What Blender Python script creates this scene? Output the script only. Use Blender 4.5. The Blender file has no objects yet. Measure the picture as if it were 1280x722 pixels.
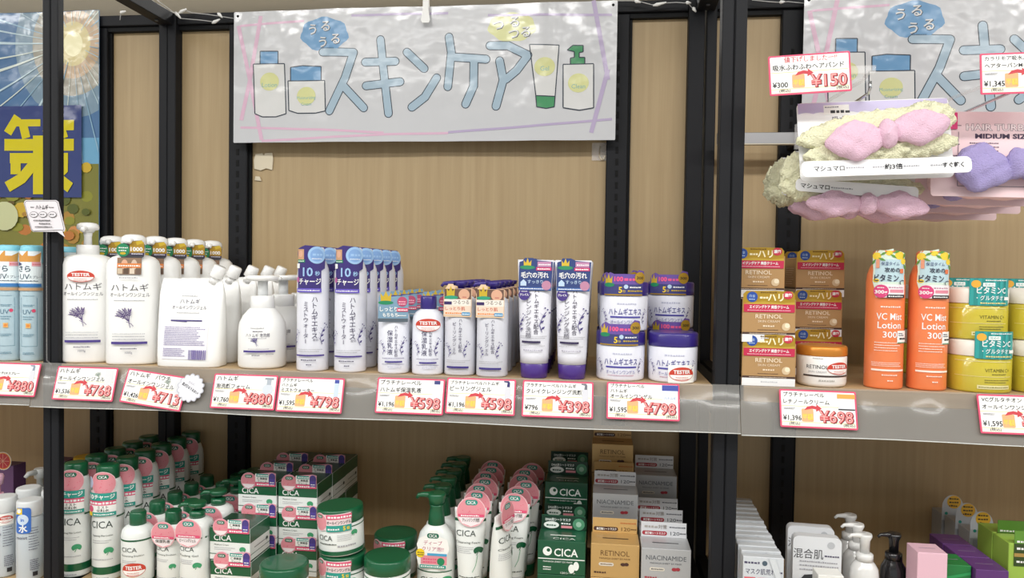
import bpy, bmesh, math, random
from mathutils import Vector, Matrix
from mathutils.geometry import tessellate_polygon

SC = bpy.context.scene
COL = SC.collection
OZ = 1.35            # height of the upper shelf board above the floor; shelf coordinates start there
R = math.radians
random.seed(7)

# ------------------------------------------------------------------ camera
FPX, YAW, PIT, ROL = 920.0, .1204, -.0257, .0147
CAM = Vector((.394, -1.237, .1825))
_r = Vector((math.cos(YAW), math.sin(YAW), 0))
_f = Vector((-math.sin(YAW)*math.cos(PIT), math.cos(YAW)*math.cos(PIT), math.sin(PIT)))
_u = _r.cross(_f)
CR = _r*math.cos(ROL) + _u*math.sin(ROL)
CU = _u*math.cos(ROL) - _r*math.sin(ROL)
CF = _f
cd = bpy.data.cameras.new('camera'); cd.sensor_width = 36; cd.lens = FPX/1280*36
cam = bpy.data.objects.new('camera', cd); COL.objects.link(cam)
m3 = Matrix((CR, CU, -CF)).transposed()
cam.matrix_world = Matrix.Translation(CAM + Vector((0, 0, OZ))) @ m3.to_4x4()
cd.clip_start = .02
SC.camera = cam

# ------------------------------------------------------------------ light and exposure
w = bpy.data.worlds.new('world'); SC.world = w; w.use_nodes = True
w.node_tree.nodes['Background'].inputs[0].default_value = (.94, .98, 1.0, 1)
w.node_tree.nodes['Background'].inputs[1].default_value = .55
for lx, ly in [(x, y) for y in (1.3, -1.25, -2.05) for x in (-3.3, -1.9, -.5, .9, 2.3, 3.7)]:  # aisle rows are ceiling tubes; row behind the racks is fill added to brighten wall_back
    l = bpy.data.lights.new('ceiling_tube_or_fill', 'AREA'); l.shape = 'RECTANGLE'; l.size = 1.2; l.size_y = .2
    l.energy = 20 if ly > 0 else 20 if ly > -2 else 11
    l.color = (1, .99, .965)
    lo = bpy.data.objects.new('ceiling_tube_or_fill', l); lo.location = (lx, ly, 2.72); COL.objects.link(lo)
vs = SC.view_settings
vs.view_transform = 'Standard'; vs.look = 'None'; vs.gamma = 1; vs.exposure = -.05
vs.use_curve_mapping = False

# ------------------------------------------------------------------ helpers: pixels of the 1280x722 photograph to places
def ray(px, py): return CF + CR*((px-640)/FPX) + CU*((361-py)/FPX)
def atY(px, py, Y):
    d = ray(px, py); return CAM + d*((Y-CAM.y)/d.y)
def atZ(px, py, Z):
    d = ray(px, py); return CAM + d*((Z-CAM.z)/d.z)

# ------------------------------------------------------------------ materials
def lin(h):
    h = h.lstrip('#'); o = []
    for i in (0, 2, 4):
        c = int(h[i:i+2], 16)/255
        o.append(c/12.92 if c <= .04045 else ((c+.055)/1.055)**2.4)
    return (*o, 1)
_mats = {}
def mat(hexc, rough=.45, metal=0., alpha=1., trans=0., coat=0., emit=0., bump=0., bscale=300., var=0., sss=0.):
    key = (hexc, rough, metal, alpha, trans, coat, emit, bump, bscale, var, sss)
    if key in _mats: return _mats[key]
    m = bpy.data.materials.new('finish_'+hexc.lstrip('#')); m.use_nodes = True
    nt = m.node_tree; b = nt.nodes['Principled BSDF']
    b.inputs['Base Color'].default_value = lin(hexc); b.inputs['Roughness'].default_value = rough
    b.inputs['Metallic'].default_value = metal; b.inputs['Alpha'].default_value = alpha
    b.inputs['Transmission Weight'].default_value = trans; b.inputs['Coat Weight'].default_value = coat
    if rough >= .55 and hexc in ('#191a1e', '#0b0c0e'): b.inputs['Specular IOR Level'].default_value = .25
    if sss: b.inputs['Subsurface Weight'].default_value = sss; b.inputs['Subsurface Radius'].default_value = (.01, .01, .01)
    if emit: b.inputs['Emission Color'].default_value = lin(hexc); b.inputs['Emission Strength'].default_value = emit
    if bump or var:
        tc = nt.nodes.new('ShaderNodeTexCoord'); n = nt.nodes.new('ShaderNodeTexNoise')
        n.inputs['Scale'].default_value = bscale; n.inputs['Detail'].default_value = 3
        nt.links.new(tc.outputs['Object'], n.inputs['Vector'])
        if bump:
            bp = nt.nodes.new('ShaderNodeBump'); bp.inputs['Strength'].default_value = bump; bp.inputs['Distance'].default_value = .004
            nt.links.new(n.outputs['Fac'], bp.inputs['Height']); nt.links.new(bp.outputs['Normal'], b.inputs['Normal'])
        if var:
            mx = nt.nodes.new('ShaderNodeHueSaturation'); mx.inputs['Color'].default_value = lin(hexc)
            mr = nt.nodes.new('ShaderNodeMapRange'); mr.inputs['To Min'].default_value = 1-var; mr.inputs['To Max'].default_value = 1+var
            mr.inputs['From Min'].default_value = .3; mr.inputs['From Max'].default_value = .7
            nt.links.new(n.outputs['Fac'], mr.inputs['Value']); nt.links.new(mr.outputs['Result'], mx.inputs['Value'])
            nt.links.new(mx.outputs['Color'], b.inputs['Base Color'])
    _mats[key] = m
    return m
def wood_mat(name, h1, h2):
    m = bpy.data.materials.new(name); m.use_nodes = True; nt = m.node_tree; b = nt.nodes['Principled BSDF']
    b.inputs['Roughness'].default_value = .5
    tc = nt.nodes.new('ShaderNodeTexCoord'); mp = nt.nodes.new('ShaderNodeMapping')
    mp.inputs['Scale'].default_value = (55, 55, 1.6)
    n = nt.nodes.new('ShaderNodeTexNoise'); n.inputs['Scale'].default_value = 1.6; n.inputs['Detail'].default_value = 6; n.inputs['Roughness'].default_value = .62
    cr = nt.nodes.new('ShaderNodeValToRGB'); cr.color_ramp.elements[0].position = .3; cr.color_ramp.elements[1].position = .7
    cr.color_ramp.elements[0].color = lin(h1); cr.color_ramp.elements[1].color = lin(h2)
    L = nt.links.new
    L(tc.outputs['Object'], mp.inputs['Vector']); L(mp.outputs['Vector'], n.inputs['Vector']); L(n.outputs['Fac'], cr.inputs['Fac']); L(cr.outputs['Color'], b.inputs['Base Color'])
    return m
def film_mat():
    m = bpy.data.materials.new('clear_film'); m.use_nodes = True; nt = m.node_tree; nt.nodes.clear(); L = nt.links.new
    o = nt.nodes.new('ShaderNodeOutputMaterial'); mx = nt.nodes.new('ShaderNodeMixShader'); m2 = nt.nodes.new('ShaderNodeMixShader')
    t = nt.nodes.new('ShaderNodeBsdfTransparent'); d = nt.nodes.new('ShaderNodeBsdfDiffuse'); g = nt.nodes.new('ShaderNodeBsdfGlossy')
    d.inputs[0].default_value = lin('#a3a19d'); g.inputs['Roughness'].default_value = .14
    tc = nt.nodes.new('ShaderNodeTexCoord'); n = nt.nodes.new('ShaderNodeTexNoise'); n.inputs['Scale'].default_value = 9; n.inputs['Detail'].default_value = 2
    bp = nt.nodes.new('ShaderNodeBump'); bp.inputs['Strength'].default_value = .12; bp.inputs['Distance'].default_value = .02
    L(tc.outputs['Object'], n.inputs['Vector']); L(n.outputs['Fac'], bp.inputs['Height']); L(bp.outputs['Normal'], g.inputs['Normal'])
    mx.inputs[0].default_value = .42; L(t.outputs[0], mx.inputs[1]); L(d.outputs[0], mx.inputs[2])
    m2.inputs[0].default_value = .045; L(mx.outputs[0], m2.inputs[1]); L(g.outputs[0], m2.inputs[2]); L(m2.outputs[0], o.inputs[0])
    return m
def clear_mat(tint='#ffffff', a=.12):
    m = bpy.data.materials.new('clear_plastic'); m.use_nodes = True; nt = m.node_tree; nt.nodes.clear(); L = nt.links.new
    o = nt.nodes.new('ShaderNodeOutputMaterial'); mx = nt.nodes.new('ShaderNodeMixShader'); t = nt.nodes.new('ShaderNodeBsdfTransparent'); g = nt.nodes.new('ShaderNodeBsdfPrincipled')
    t.inputs[0].default_value = lin(tint); g.inputs['Base Color'].default_value = lin(tint); g.inputs['Roughness'].default_value = .12
    mx.inputs[0].default_value = a; L(t.outputs[0], mx.inputs[1]); L(g.outputs[0], mx.inputs[2]); L(mx.outputs[0], o.inputs[0])
    return m

# ------------------------------------------------------------------ mesh builder, millimetres in, metres out
class B:
    def __init__(s): s.v = []; s.f = []; s.fm = []; s.sm = []; s.mats = []
    def mi(s, m):
        if m not in s.mats: s.mats.append(m)
        return s.mats.index(m)
    def add(s, vs, fs, m, smooth=False):
        o = len(s.v); s.v += [tuple(v) for v in vs]; k = s.mi(m)
        for f in fs: s.f.append(tuple(i+o for i in f)); s.fm.append(k); s.sm.append(smooth)
        return s
    def mesh(s, name, scale=.001):
        me = bpy.data.meshes.new(name); me.from_pydata([(a*scale, b*scale, c*scale) for a, b, c in s.v], [], s.f)
        for m in s.mats: me.materials.append(m)
        me.polygons.foreach_set('material_index', s.fm); me.polygons.foreach_set('use_smooth', s.sm)
        me.validate(); me.update()
        return me
    def box(s, x0, x1, y0, y1, z0, z1, m, b=.6):
        b = min(b, (x1-x0)*.45, (y1-y0)*.45, (z1-z0)*.45)
        X = (x0, x1); Y = (y0, y1); Z = (z0, z1); vs = []; ix = {}
        for i in (0, 1):
            for j in (0, 1):
                for k in (0, 1):
                    sx = b if i == 0 else -b; sy = b if j == 0 else -b; sz = b if k == 0 else -b
                    for ax in range(3):
                        p = [X[i]+sx, Y[j]+sy, Z[k]+sz]; p[ax] = (X[i], Y[j], Z[k])[ax]
                        ix[i, j, k, ax] = len(vs); vs.append(p)
        fs = []
        def q(*a): fs.append(a)
        for ax in range(3):
            o1, o2 = (ax+1) % 3, (ax+2) % 3
            for t in (0, 1):
                l = []
                for a, c in ((0, 0), (1, 0), (1, 1), (0, 1)):
                    k = [0, 0, 0]; k[ax] = t; k[o1] = a; k[o2] = c; l.append(ix[(*k, ax)])
                fs.append(tuple(l) if t else tuple(reversed(l)))
        for ax in range(3):
            o1, o2 = (ax+1) % 3, (ax+2) % 3
            for a in (0, 1):
                for c in (0, 1):
                    k0 = [0, 0, 0]; k0[o1] = a; k0[o2] = c; k1 = list(k0); k1[ax] = 1
                    l = [ix[(*k0, o1)], ix[(*k1, o1)], ix[(*k1, o2)], ix[(*k0, o2)]]
                    fs.append(tuple(l) if (a+c) % 2 else tuple(reversed(l)))
        for i in (0, 1):
            for j in (0, 1):
                for k in (0, 1):
                    l = [ix[i, j, k, 0], ix[i, j, k, 1], ix[i, j, k, 2]]
                    fs.append(tuple(l) if (i+j+k) % 2 else tuple(reversed(l)))
        return s.add(vs, fs, m)
    def loft(s, rings, m, n=32, smooth=True, cap=(True, True)):
        """rings: (z, rx, ry, cx, cy, e)"""
        vs = []; fs = []
        for rg in rings:
            z, rx, ry, cx, cy, e = (list(rg) + [None]*6)[:6]
            ry = rx if ry is None else ry; cx = cx or 0; cy = cy or 0; e = e or 2
            for i in range(n):
                a = 2*math.pi*i/n; c, t = math.cos(a), math.sin(a)
                vs.append((cx+rx*math.copysign(abs(c)**(2/e), c), cy+ry*math.copysign(abs(t)**(2/e), t), z))
        for k in range(len(rings)-1):
            for i in range(n):
                j = (i+1) % n; fs.append((k*n+i, k*n+j, (k+1)*n+j, (k+1)*n+i))
        s.add(vs, fs, m, smooth)
        o = len(s.v)-len(vs)
        k = s.mi(m)
        if cap[0]: s.f.append(tuple(o+i for i in reversed(range(n)))); s.fm.append(k); s.sm.append(False)
        if cap[1]: s.f.append(tuple(o+(len(rings)-1)*n+i for i in range(n))); s.fm.append(k); s.sm.append(False)
        return s
    def tube(s, pts, r, m, n=8, smooth=True, closed=False):
        pts = [Vector(p) for p in pts]; vs = []; fs = []; up = Vector((0, 0, 1))
        rs = r if isinstance(r, (list, tuple)) else [r]*len(pts)
        for i, p in enumerate(pts):
            a = pts[max(i-1, 0)]; b = pts[min(i+1, len(pts)-1)]
            if closed: a = pts[i-1]; b = pts[(i+1) % len(pts)]
            t = (b-a).normalized(); x = t.cross(up)
            if x.length < 1e-3: x = t.cross(Vector((1, 0, 0)))
            x.normalize(); y = x.cross(t)
            for k in range(n):
                an = 2*math.pi*k/n; vs.append(p + x*math.cos(an)*rs[i] + y*math.sin(an)*rs[i])
        L = len(pts)
        for i in range(L if closed else L-1):
            for k in range(n):
                j = (k+1) % n; i2 = (i+1) % L
                fs.append((i*n+j, i*n+k, i2*n+k, i2*n+j))
        if not closed:
            fs.append(tuple(range(n))); fs.append(tuple((L-1)*n+k for k in reversed(range(n))))
        return s.add(vs, fs, m, smooth)
    def prism(s, poly, y0, y1, m):
        """outline in x,z pushed from y0 (front) to y1"""
        if area2(poly) < 0: poly = poly[::-1]
        n = len(poly); t = tris(poly)
        vs = [(x, y0, z) for x, z in poly] + [(x, y1, z) for x, z in poly]
        fs = [tuple(q) for q in t] + [(a+n, c+n, b+n) for a, b, c in t]
        fs += [((i+1) % n, i, i+n, (i+1) % n+n) for i in range(n)]
        return s.add(vs, fs, m)
def area2(p): return sum(p[i][0]*p[(i+1) % len(p)][1]-p[(i+1) % len(p)][0]*p[i][1] for i in range(len(p)))
def tris(poly):
    t = tessellate_polygon([[Vector((x, y, 0)) for x, y in poly]]); o = []
    for a, b, c in t:
        ar = (poly[b][0]-poly[a][0])*(poly[c][1]-poly[a][1])-(poly[c][0]-poly[a][0])*(poly[b][1]-poly[a][1])
        o.append((a, b, c) if ar > 0 else (a, c, b))
    return o

# ------------------------------------------------------------------ lettering and flat print laid on a surface
_glyph = {}
def glyphs(txt, bold=0.):
    key = (txt, bold)
    if key in _glyph: return _glyph[key]
    c = bpy.data.curves.new('t', 'FONT'); c.body = txt; c.size = 1; c.resolution_u = 2; c.offset = bold
    o = bpy.data.objects.new('t', c); me = o.to_mesh()
    v = [(p.co.x, p.co.y) for p in me.vertices]; f = []
    for p in me.polygons:
        l = list(p.vertices)
        for i in range(1, len(l)-1):
            a, b, d = l[0], l[i], l[i+1]
            ar = (v[b][0]-v[a][0])*(v[d][1]-v[a][1])-(v[d][0]-v[a][0])*(v[b][1]-v[a][1])
            if abs(ar) > 1e-9: f.append((a, b, d) if ar > 0 else (a, d, b))
    o.to_mesh_clear(); bpy.data.objects.remove(o); bpy.data.curves.remove(c)
    _glyph[key] = (v, f)
    return v, f
def flat(y=0): return lambda u, v, o: (u, -y-o, v)
def cyl(r, cx=0, cy=0):
    def f(u, v, o): a = u/r; return (cx+(r+o)*math.sin(a), cy-(r+o)*math.cos(a), v)
    return f
def sup(a, b, e=2.):
    def f(u, v, o):
        t = min(abs(u)/a, .995); return (u, -b*(1-t**e)**(1/e)-o, v)
    return f
class Print:
    """flat shapes in u (right), v (up), millimetres; later ones lie on earlier ones"""
    def __init__(s, mapf=None, step=0, base=.4, lay=.08): s.it = []; s.map = mapf or flat(); s.step = step; s.base = base; s.lay = lay
    def raw(s, v, t, m): s.it.append((v, t, m)); return s
    def poly(s, p, m):
        if area2(p) < 0: p = p[::-1]
        return s.raw(list(p), tris(p), m)
    def rect(s, u0, v0, u1, v1, m): return s.raw([(u0, v0), (u1, v0), (u1, v1), (u0, v1)], [(0, 1, 2), (0, 2, 3)], m)
    def rrect(s, u0, v0, u1, v1, r, m): return s.poly(rr(u0, v0, u1, v1, r), m)
    def ell(s, u, v, a, b, m, n=24): return s.poly([(u+a*math.cos(2*math.pi*i/n), v+b*math.sin(2*math.pi*i/n)) for i in range(n)], m)
    def text(s, t, u, v, size, m, al='c', bold=0., sx=1., rot=0., fit=None):
        gv, gf = glyphs(t, bold)
        if not gv: return s
        x0 = min(p[0] for p in gv); x1 = max(p[0] for p in gv); w = (x1-x0)*size*sx
        if fit and w > 0: sx *= fit/w; w = fit
        o = {'l': 0, 'c': -w/2, 'r': -w}[al]; c, si = math.cos(rot), math.sin(rot)
        vs = []
        for x, y in gv:
            a = (x-x0)*size*sx+o; b = (y-.36)*size; vs.append((u+a*c-b*si, v+a*si+b*c))
        return s.raw(vs, gf, m)
    def vtext(s, t, u, v, size, m, bold=0., pitch=1.):
        for i, ch in enumerate(t):
            if ch in 'ー−-': s.rect(u-size*.05, v-(i+.9)*size*pitch, u+size*.05, v-(i+.15)*size*pitch, m)
            else: s.text(ch, u, v-(i+.5)*size*pitch, size, m, bold=bold)
        return s
    def tiny(s, u0, u1, v, h, m, rows=1, gap=None, seed=1):
        rd = random.Random(seed); gap = gap or h*1.9
        for r in range(rows):
            u = u0; vv = v-r*gap; e = u1-(u1-u0)*rd.random()*.25
            vs = []; fs = []
            while u < e:
                w = h*(.7+rd.random()*.8); k = len(vs); hh = h*(.7+.3*rd.random())
                vs += [(u, vv), (u+w, vv), (u+w, vv+hh), (u, vv+hh)]; fs += [(k, k+1, k+2), (k, k+2, k+3)]; u += w+h*.35
            if vs: s.raw(vs, fs, m)
        return s
    def line(s, pts, wd, m): return s.poly(stroke(pts, wd, False), m)
    def into(s, b, off=0.):
        for k, (v, t, m) in enumerate(s.it):
            o = s.base+off+k*s.lay
            if s.step:
                v, t = slice_u(v, t, s.step)
            b.add([s.map(x, y, o) for x, y in v], t, m)
        return b
    def mesh(s, name): return s.into(B()).mesh(name)
def slice_u(v, t, step):
    v = list(v); out = []; st = list(t)
    while st:
        tr = st.pop(); us = [v[i][0] for i in tr]; lo, hi = min(us), max(us)
        k = math.floor(lo/step+1e-6)+1; c = k*step
        if hi <= c+1e-6: out.append(tr); continue
        c = step*round((lo+hi)/2/step)
        if not lo+1e-6 < c < hi-1e-6: c = k*step
        A = []; Bp = []
        for i in range(3):
            a, b = tr[i], tr[(i+1) % 3]; ua, ub = v[a][0], v[b][0]
            (A if ua <= c else Bp).append(a)
            if (ua < c < ub) or (ub < c < ua):
                q = (c-ua)/(ub-ua); v.append((c, v[a][1]+(v[b][1]-v[a][1])*q)); A.append(len(v)-1); Bp.append(len(v)-1)
        for P in (A, Bp):
            for i in range(1, len(P)-1): st.append((P[0], P[i], P[i+1]))
        if len(st) > 200000: return v, out
    return v, out
def rr(u0, v0, u1, v1, r, n=4):
    p = []
    for cx, cy, a0 in ((u1-r, v1-r, 0), (u0+r, v1-r, 90), (u0+r, v0+r, 180), (u1-r, v0+r, 270)):
        for i in range(n+1):
            a = R(a0+90*i/n); p.append((cx+r*math.cos(a), cy+r*math.sin(a)))
    return p
def stroke(pts, wd, rnd=True, n=6):
    """outline of a thick line with round ends"""
    P = [Vector(p) for p in pts]; L = []; Rr = []; h = wd/2
    for i, p in enumerate(P):
        a = (P[i]-P[i-1]).normalized() if i else (P[1]-P[0]).normalized()
        b = (P[i+1]-P[i]).normalized() if i < len(P)-1 else a
        t = (a+b).normalized() if (a+b).length > 1e-6 else a
        k = h/max(.5, t.dot(a)); nn = Vector((-t.y, t.x))
        L.append(p+nn*k); Rr.append(p-nn*k)
    o = [tuple(q) for q in L]
    if rnd:
        d = (P[-1]-P[-2]).normalized(); a0 = math.atan2(d.x, -d.y)
        for i in range(1, n): a = a0-math.pi*i/n; o.append((P[-1].x+h*math.cos(a), P[-1].y+h*math.sin(a)))
    o += [tuple(q) for q in reversed(Rr)]
    if rnd:
        d = (P[0]-P[1]).normalized(); a0 = math.atan2(d.x, -d.y)
        for i in range(1, n): a = a0-math.pi*i/n; o.append((P[0].x+h*math.cos(a), P[0].y+h*math.sin(a)))
    return o
def card(poly, mapf, m, th=.5, step=4, off=.3):
    """a thin card cut to an outline and laid on a surface"""
    b = B()
    if area2(poly) < 0: poly = poly[::-1]
    v, t = list(poly), tris(poly)
    if step: v, t = slice_u(v, t, step)
    b.add([mapf(x, y, off+th) for x, y in v], t, m)
    b.add([mapf(x, y, off) for x, y in v], [(c, bb, a) for a, bb, c in t], m)
    n = len(poly); b.add([mapf(x, y, off+th) for x, y in poly]+[mapf(x, y, off) for x, y in poly], [((i+1) % n, i, i+n, (i+1) % n+n) for i in range(n)], m)
    return b

# ------------------------------------------------------------------ things and parts
def obj(name, mesh, parent=None, loc=None, label=None, stuff=False):
    o = bpy.data.objects.new(name, mesh); COL.objects.link(o)
    if parent: o.parent = parent
    if loc: o.location = loc
    if label: o['label'] = label
    if stuff: o['kind'] = 'stuff'
    return o
def thing(name, loc, label, cat, group=None, rot=(0, 0, 0), scale=1):
    e = bpy.data.objects.new(name, None); e.empty_display_size = .02; COL.objects.link(e)
    e.location = (loc[0], loc[1], loc[2]+OZ)
    e.rotation_euler = rot
    if scale != 1: e.scale = (scale,)*3
    e['label'] = label; e['category'] = cat
    if group: e['group'] = group
    return e
def spawn(proto, loc, label, group=None, rot=(0, 0, 0), skip=()):
    """proto: (name, category, [(part, mesh, [(sub, mesh)], part label)])"""
    e = thing(proto[0], loc, label, proto[1], group, rot)
    for p in proto[2]:
        if p[0] in skip: continue
        o = obj(p[0], p[1], e, label=p[3] if len(p) > 3 else None)
        for q in (p[2] if len(p) > 2 else ()): obj(q[0], q[1], o)
    return e
def struct(name, b, loc=(0, 0, 0)):
    o = obj(name, b.mesh(name), None, (loc[0], loc[1], loc[2]+OZ)); o['kind'] = 'structure'; return o
ORD = ['front', 'second', 'third', 'fourth', 'fifth', 'sixth', 'seventh', 'eighth', 'ninth', 'tenth', 'eleventh', 'twelfth', 'thirteenth']

# ================================================================== the place: wall, floor, ceiling, racks
BLK = mat('#191a1e', .56, bump=.02); BLK2 = mat('#0b0c0e', .65); STEEL = mat('#b9bbbd', .3, .8); WHT = mat('#f2f2f0', .4)
WOODP = wood_mat('wood_panel', '#a8906a', '#b49d77'); WOODS = wood_mat('wood_shelf', '#ad9068', '#bda27a')
WOODS.node_tree.nodes['Mapping'].inputs['Scale'].default_value = (2, 40, 40)
FILM = film_mat(); CLEAR = clear_mat(); CLEAR2 = clear_mat('#ffffff', .2)
b = B(); b.box(-6000, 6000, -5000, 2500, -1370, -1350, mat('#b9b4aa', .35, var=.08, bscale=3)); struct('floor', b)
b = B(); b.box(-6000, 6000, 2200, 2250, -1350, 1500, mat('#b4a992', .8, var=.12, bscale=90)); struct('wall_back', b)
b = B(); b.box(-6000, 6000, -5000, 2200, 1420, 1450, mat('#c9c8c4', .8)); struct('ceiling', b)
WL = atY(138.5, 2, 2.2)
# wall plate with dark marks above the left rack
e = thing('wall_label', (WL.x, 2.199, WL.z), 'small white label with dark marks on the beige wall above the rack', 'label')
b = B(); b.box(-25, 25, -3, 0, -60, 110, mat('#c9bfa9', .7)); obj('plate', b.mesh('plate'), e)
p = Print(flat(3.2)); p.rect(-13, -58, 13, -34, BLK2); p.rect(-13, -24, 13, 10, BLK2); p.text('E3', 0, -7, 22, WHT, bold=.02); obj('marks', p.mesh('marks'), e)

def rack(x0, x1, label, lpost, rpost, slots):
    e = thing('display_rack', ((x0+x1)/2, .2, -1.35), label, 'rack', 'black framed display racks')
    cx = (x0+x1)/2
    def part(name, xa, xb, ya, yb, za, zb, m, bv=1., par=e):
        mx, my, mz = (xa+xb)/2, (ya+yb)/2, za
        bb = B(); bb.box((xa-mx)*1000, (xb-mx)*1000, (ya-my)*1000, (yb-my)*1000, 0, (zb-za)*1000, m, bv)
        base = (0, 0, 0) if par is e else par['_o']
        o = obj(name, bb.mesh(name), par, (mx-cx-base[0], my-.2-base[1], mz+1.35-base[2]))
        return o
    # back panels between the uprights
    xs = [x0+lpost] + [v for s in slots for v in s] + [x1-rpost]
    for i in range(0, len(xs), 2): part('back_panel', xs[i], xs[i+1], .377, .386, -1.3, .728, WOODP, .5)
    for a, c in slots:
        o = part('slotted_upright', a, c, .360, .392, -1.35, .731, BLK, 2)
        bb = B()
        for k in range(78): bb.box(-3, 3, -17.2, -15, 60+k*25, 60+k*25+14, mat('#050506', .9), .2)
        obj('slots', bb.mesh('slots'), o, stuff=True)
        part('upright_flange', c, c+.006, .37, .392, -1.35, .731, BLK2, .5)
    part('back_post', x0, x0+lpost, .350, .392, -1.35, .757, BLK, 1.5)
    part('back_post', x1-rpost, x1, .350, .392, -1.35, .757, BLK, 1.5)
    part('top_rail', x0+lpost, x1-rpost, .356, .39, .733, .757, BLK, 1.5)
    part('panel_frame', x0+lpost, x1-rpost, .364, .39, .722, .733, BLK2, .5)
    part('shelf_board', x0+.022, x1-.0225, -.012, .349, -.025, 0, WOODS, 1)
    part('shelf_board', x0+.022, x1-.0225, -.15, .349, -.439, -.414, WOODS, 1)
    for xa in (x0+.002, x1-.022):
        for zz in (-.05, -.465): part('shelf_bracket', xa, xa+.0195, .012, .349, zz, zz+.0495, BLK2, .5)
    part('base_shelf', x0+.022, x1-.022, -.15, .349, -1.25, -1.2, WOODS, 1)
    part('kick_plate', x0+.022, x1-.022, -.1, -.09, -1.35, -1.25, BLK, 1)
    return e
rack(-1.80, -.6005, 'left display rack behind the blue sun poster', .02, .02, [(-1.655, -1.61), (-.80, -.756)])
rack(-.5995, .600, 'middle display rack holding the white barley and green bottles', .02, .033, [(-.456, -.412), (.400, .445)])
rack(.6045, 1.80, 'right display rack holding the gold boxes and orange bottles', .0205, .02, [(.758, .802), (1.60, 1.645)])

def front_post(x, label, wl, wr, d0, d1):
    e = thing('front_post', (x, .01, -1.35), label, 'post', 'black front posts')
    b = B(); b.box(-wl, -.7, d0, d1, 0, 2230, BLK, 1.5); obj('post_half', b.mesh('post_half'), e)
    b = B(); b.box(.7, wr, d0, d1, 0, 2230, BLK, 1.5); obj('post_half', b.mesh('post_half'), e)
    b = B(); b.box(-.7, .7, d0+3, d1-2, 0, 2228, BLK2, .1); obj('groove', b.mesh('groove'), e)
    b = B(); b.box(-wl, wr, d1, 338, 2078, 2107, BLK, 1.5); o = obj('top_arm', b.mesh('top_arm'), e)
    b = B(); b.loft([(0, 4), (1.5, 4), (2.5, 3)], mat('#5a5c60', .35, .6), n=10)
    q = obj('bolt', b.mesh('bolt'), o, (0, .3, 2.078)); q.rotation_euler = (math.pi, 0, 0)
front_post(-.6, 'black front post left of the white pump bottles', 15.5, 15.5, -20, -4)
front_post(.6, 'black front post beside the gold cream boxes', 19.6, 19.6, -20, 8)

# clear price rails along the shelf edge
FA = math.atan2(22, 74)
def rail(x0, x1, label):
    e = thing('price_rail', ((x0+x1)/2, -.014, .002), label, 'price rail', 'clear price rails')
    h = (x1-x0)/2*1000; rd = random.Random(int(h)); b = B(); n = 60; vs = []; fs = []
    rows = [(0, 0), (24.5, 7.3), (25.5, 7.8), (50, 15), (75.5, 22.2)]
    for k, (dz, dy) in enumerate(rows):
        for i in range(n+1):
            x = -h+2*h*i/n; wv = math.sin(x*.021)*.8+math.sin(x*.057+1)*.5+rd.uniform(-.35, .35)
            vs.append((x, -dy-(wv*.7 if k else 0), -dz+(math.sin(x*.013)*1.2 if k == 4 else 0)))
    for k in range(len(rows)-1):
        for i in range(n): a = k*(n+1)+i; fs.append((a, a+n+1, a+n+2, a+1))
    b.add(vs, fs, FILM, True); obj('front_film', b.mesh('front_film'), e)
    b = B(); vs2 = [(x, y+3.2, z) for x, y, z in vs[3*(n+1)-(n+1):]]
    b.add(vs2, [(i, i+n+1, i+n+2, i+1) for i in range(n)]+[(i+n+1, i+2*n+2, i+2*n+3, i+n+2) for i in range(n)], FILM, True); obj('rear_film', b.mesh('rear_film'), e)
    b = B(); b.tube([(x, y, z) for x, y, z in vs[4*(n+1)::2]], .8, mat('#d5d8d4', .2), n=6); obj('bottom_edge', b.mesh('bottom_edge'), e)
rail(-1.78, -.621, 'clear price rail under the blue spray cans')
rail(-.62, .619, 'clear price rail along the middle shelf edge')
rail(.62, 1.78, 'clear price rail under the gold boxes and orange bottles')

# ================================================================== goods on the upper shelf
PW = mat('#f3f3f1', .32, sss=.0); PW2 = mat('#e9e9ea', .4); GLW = mat('#f4f4f3', .22, coat=.3)
PUR = mat('#33257a', .35, coat=.3); INK = mat('#4a4560', .6); PINK_ = mat('#e0608c', .5); LAV = mat('#4a3f7c', .5); BLACKI = mat('#2a2a2e', .6); GREY = mat('#a6a6ac', .6)
GOLD = mat('#d8b83c', .35, .3); GOLDD = mat('#b7912f', .4, .3); REDT = mat('#c8402f', .5); GRN = mat('#23865a', .45); SKIN = mat('#d9a88c', .6); HAIR = mat('#5a3c30', .7)
NAVY = mat('#2c3470', .45); TEAL = mat('#3aa39a', .45); ORG = mat('#e58a3f', .5); PAPER = mat('#f6f5f1', .55); PINKL = mat('#f2b9c6', .5)
LBL = mat('#b9cfe8', .5); YEL = mat('#f2d024', .5)

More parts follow.
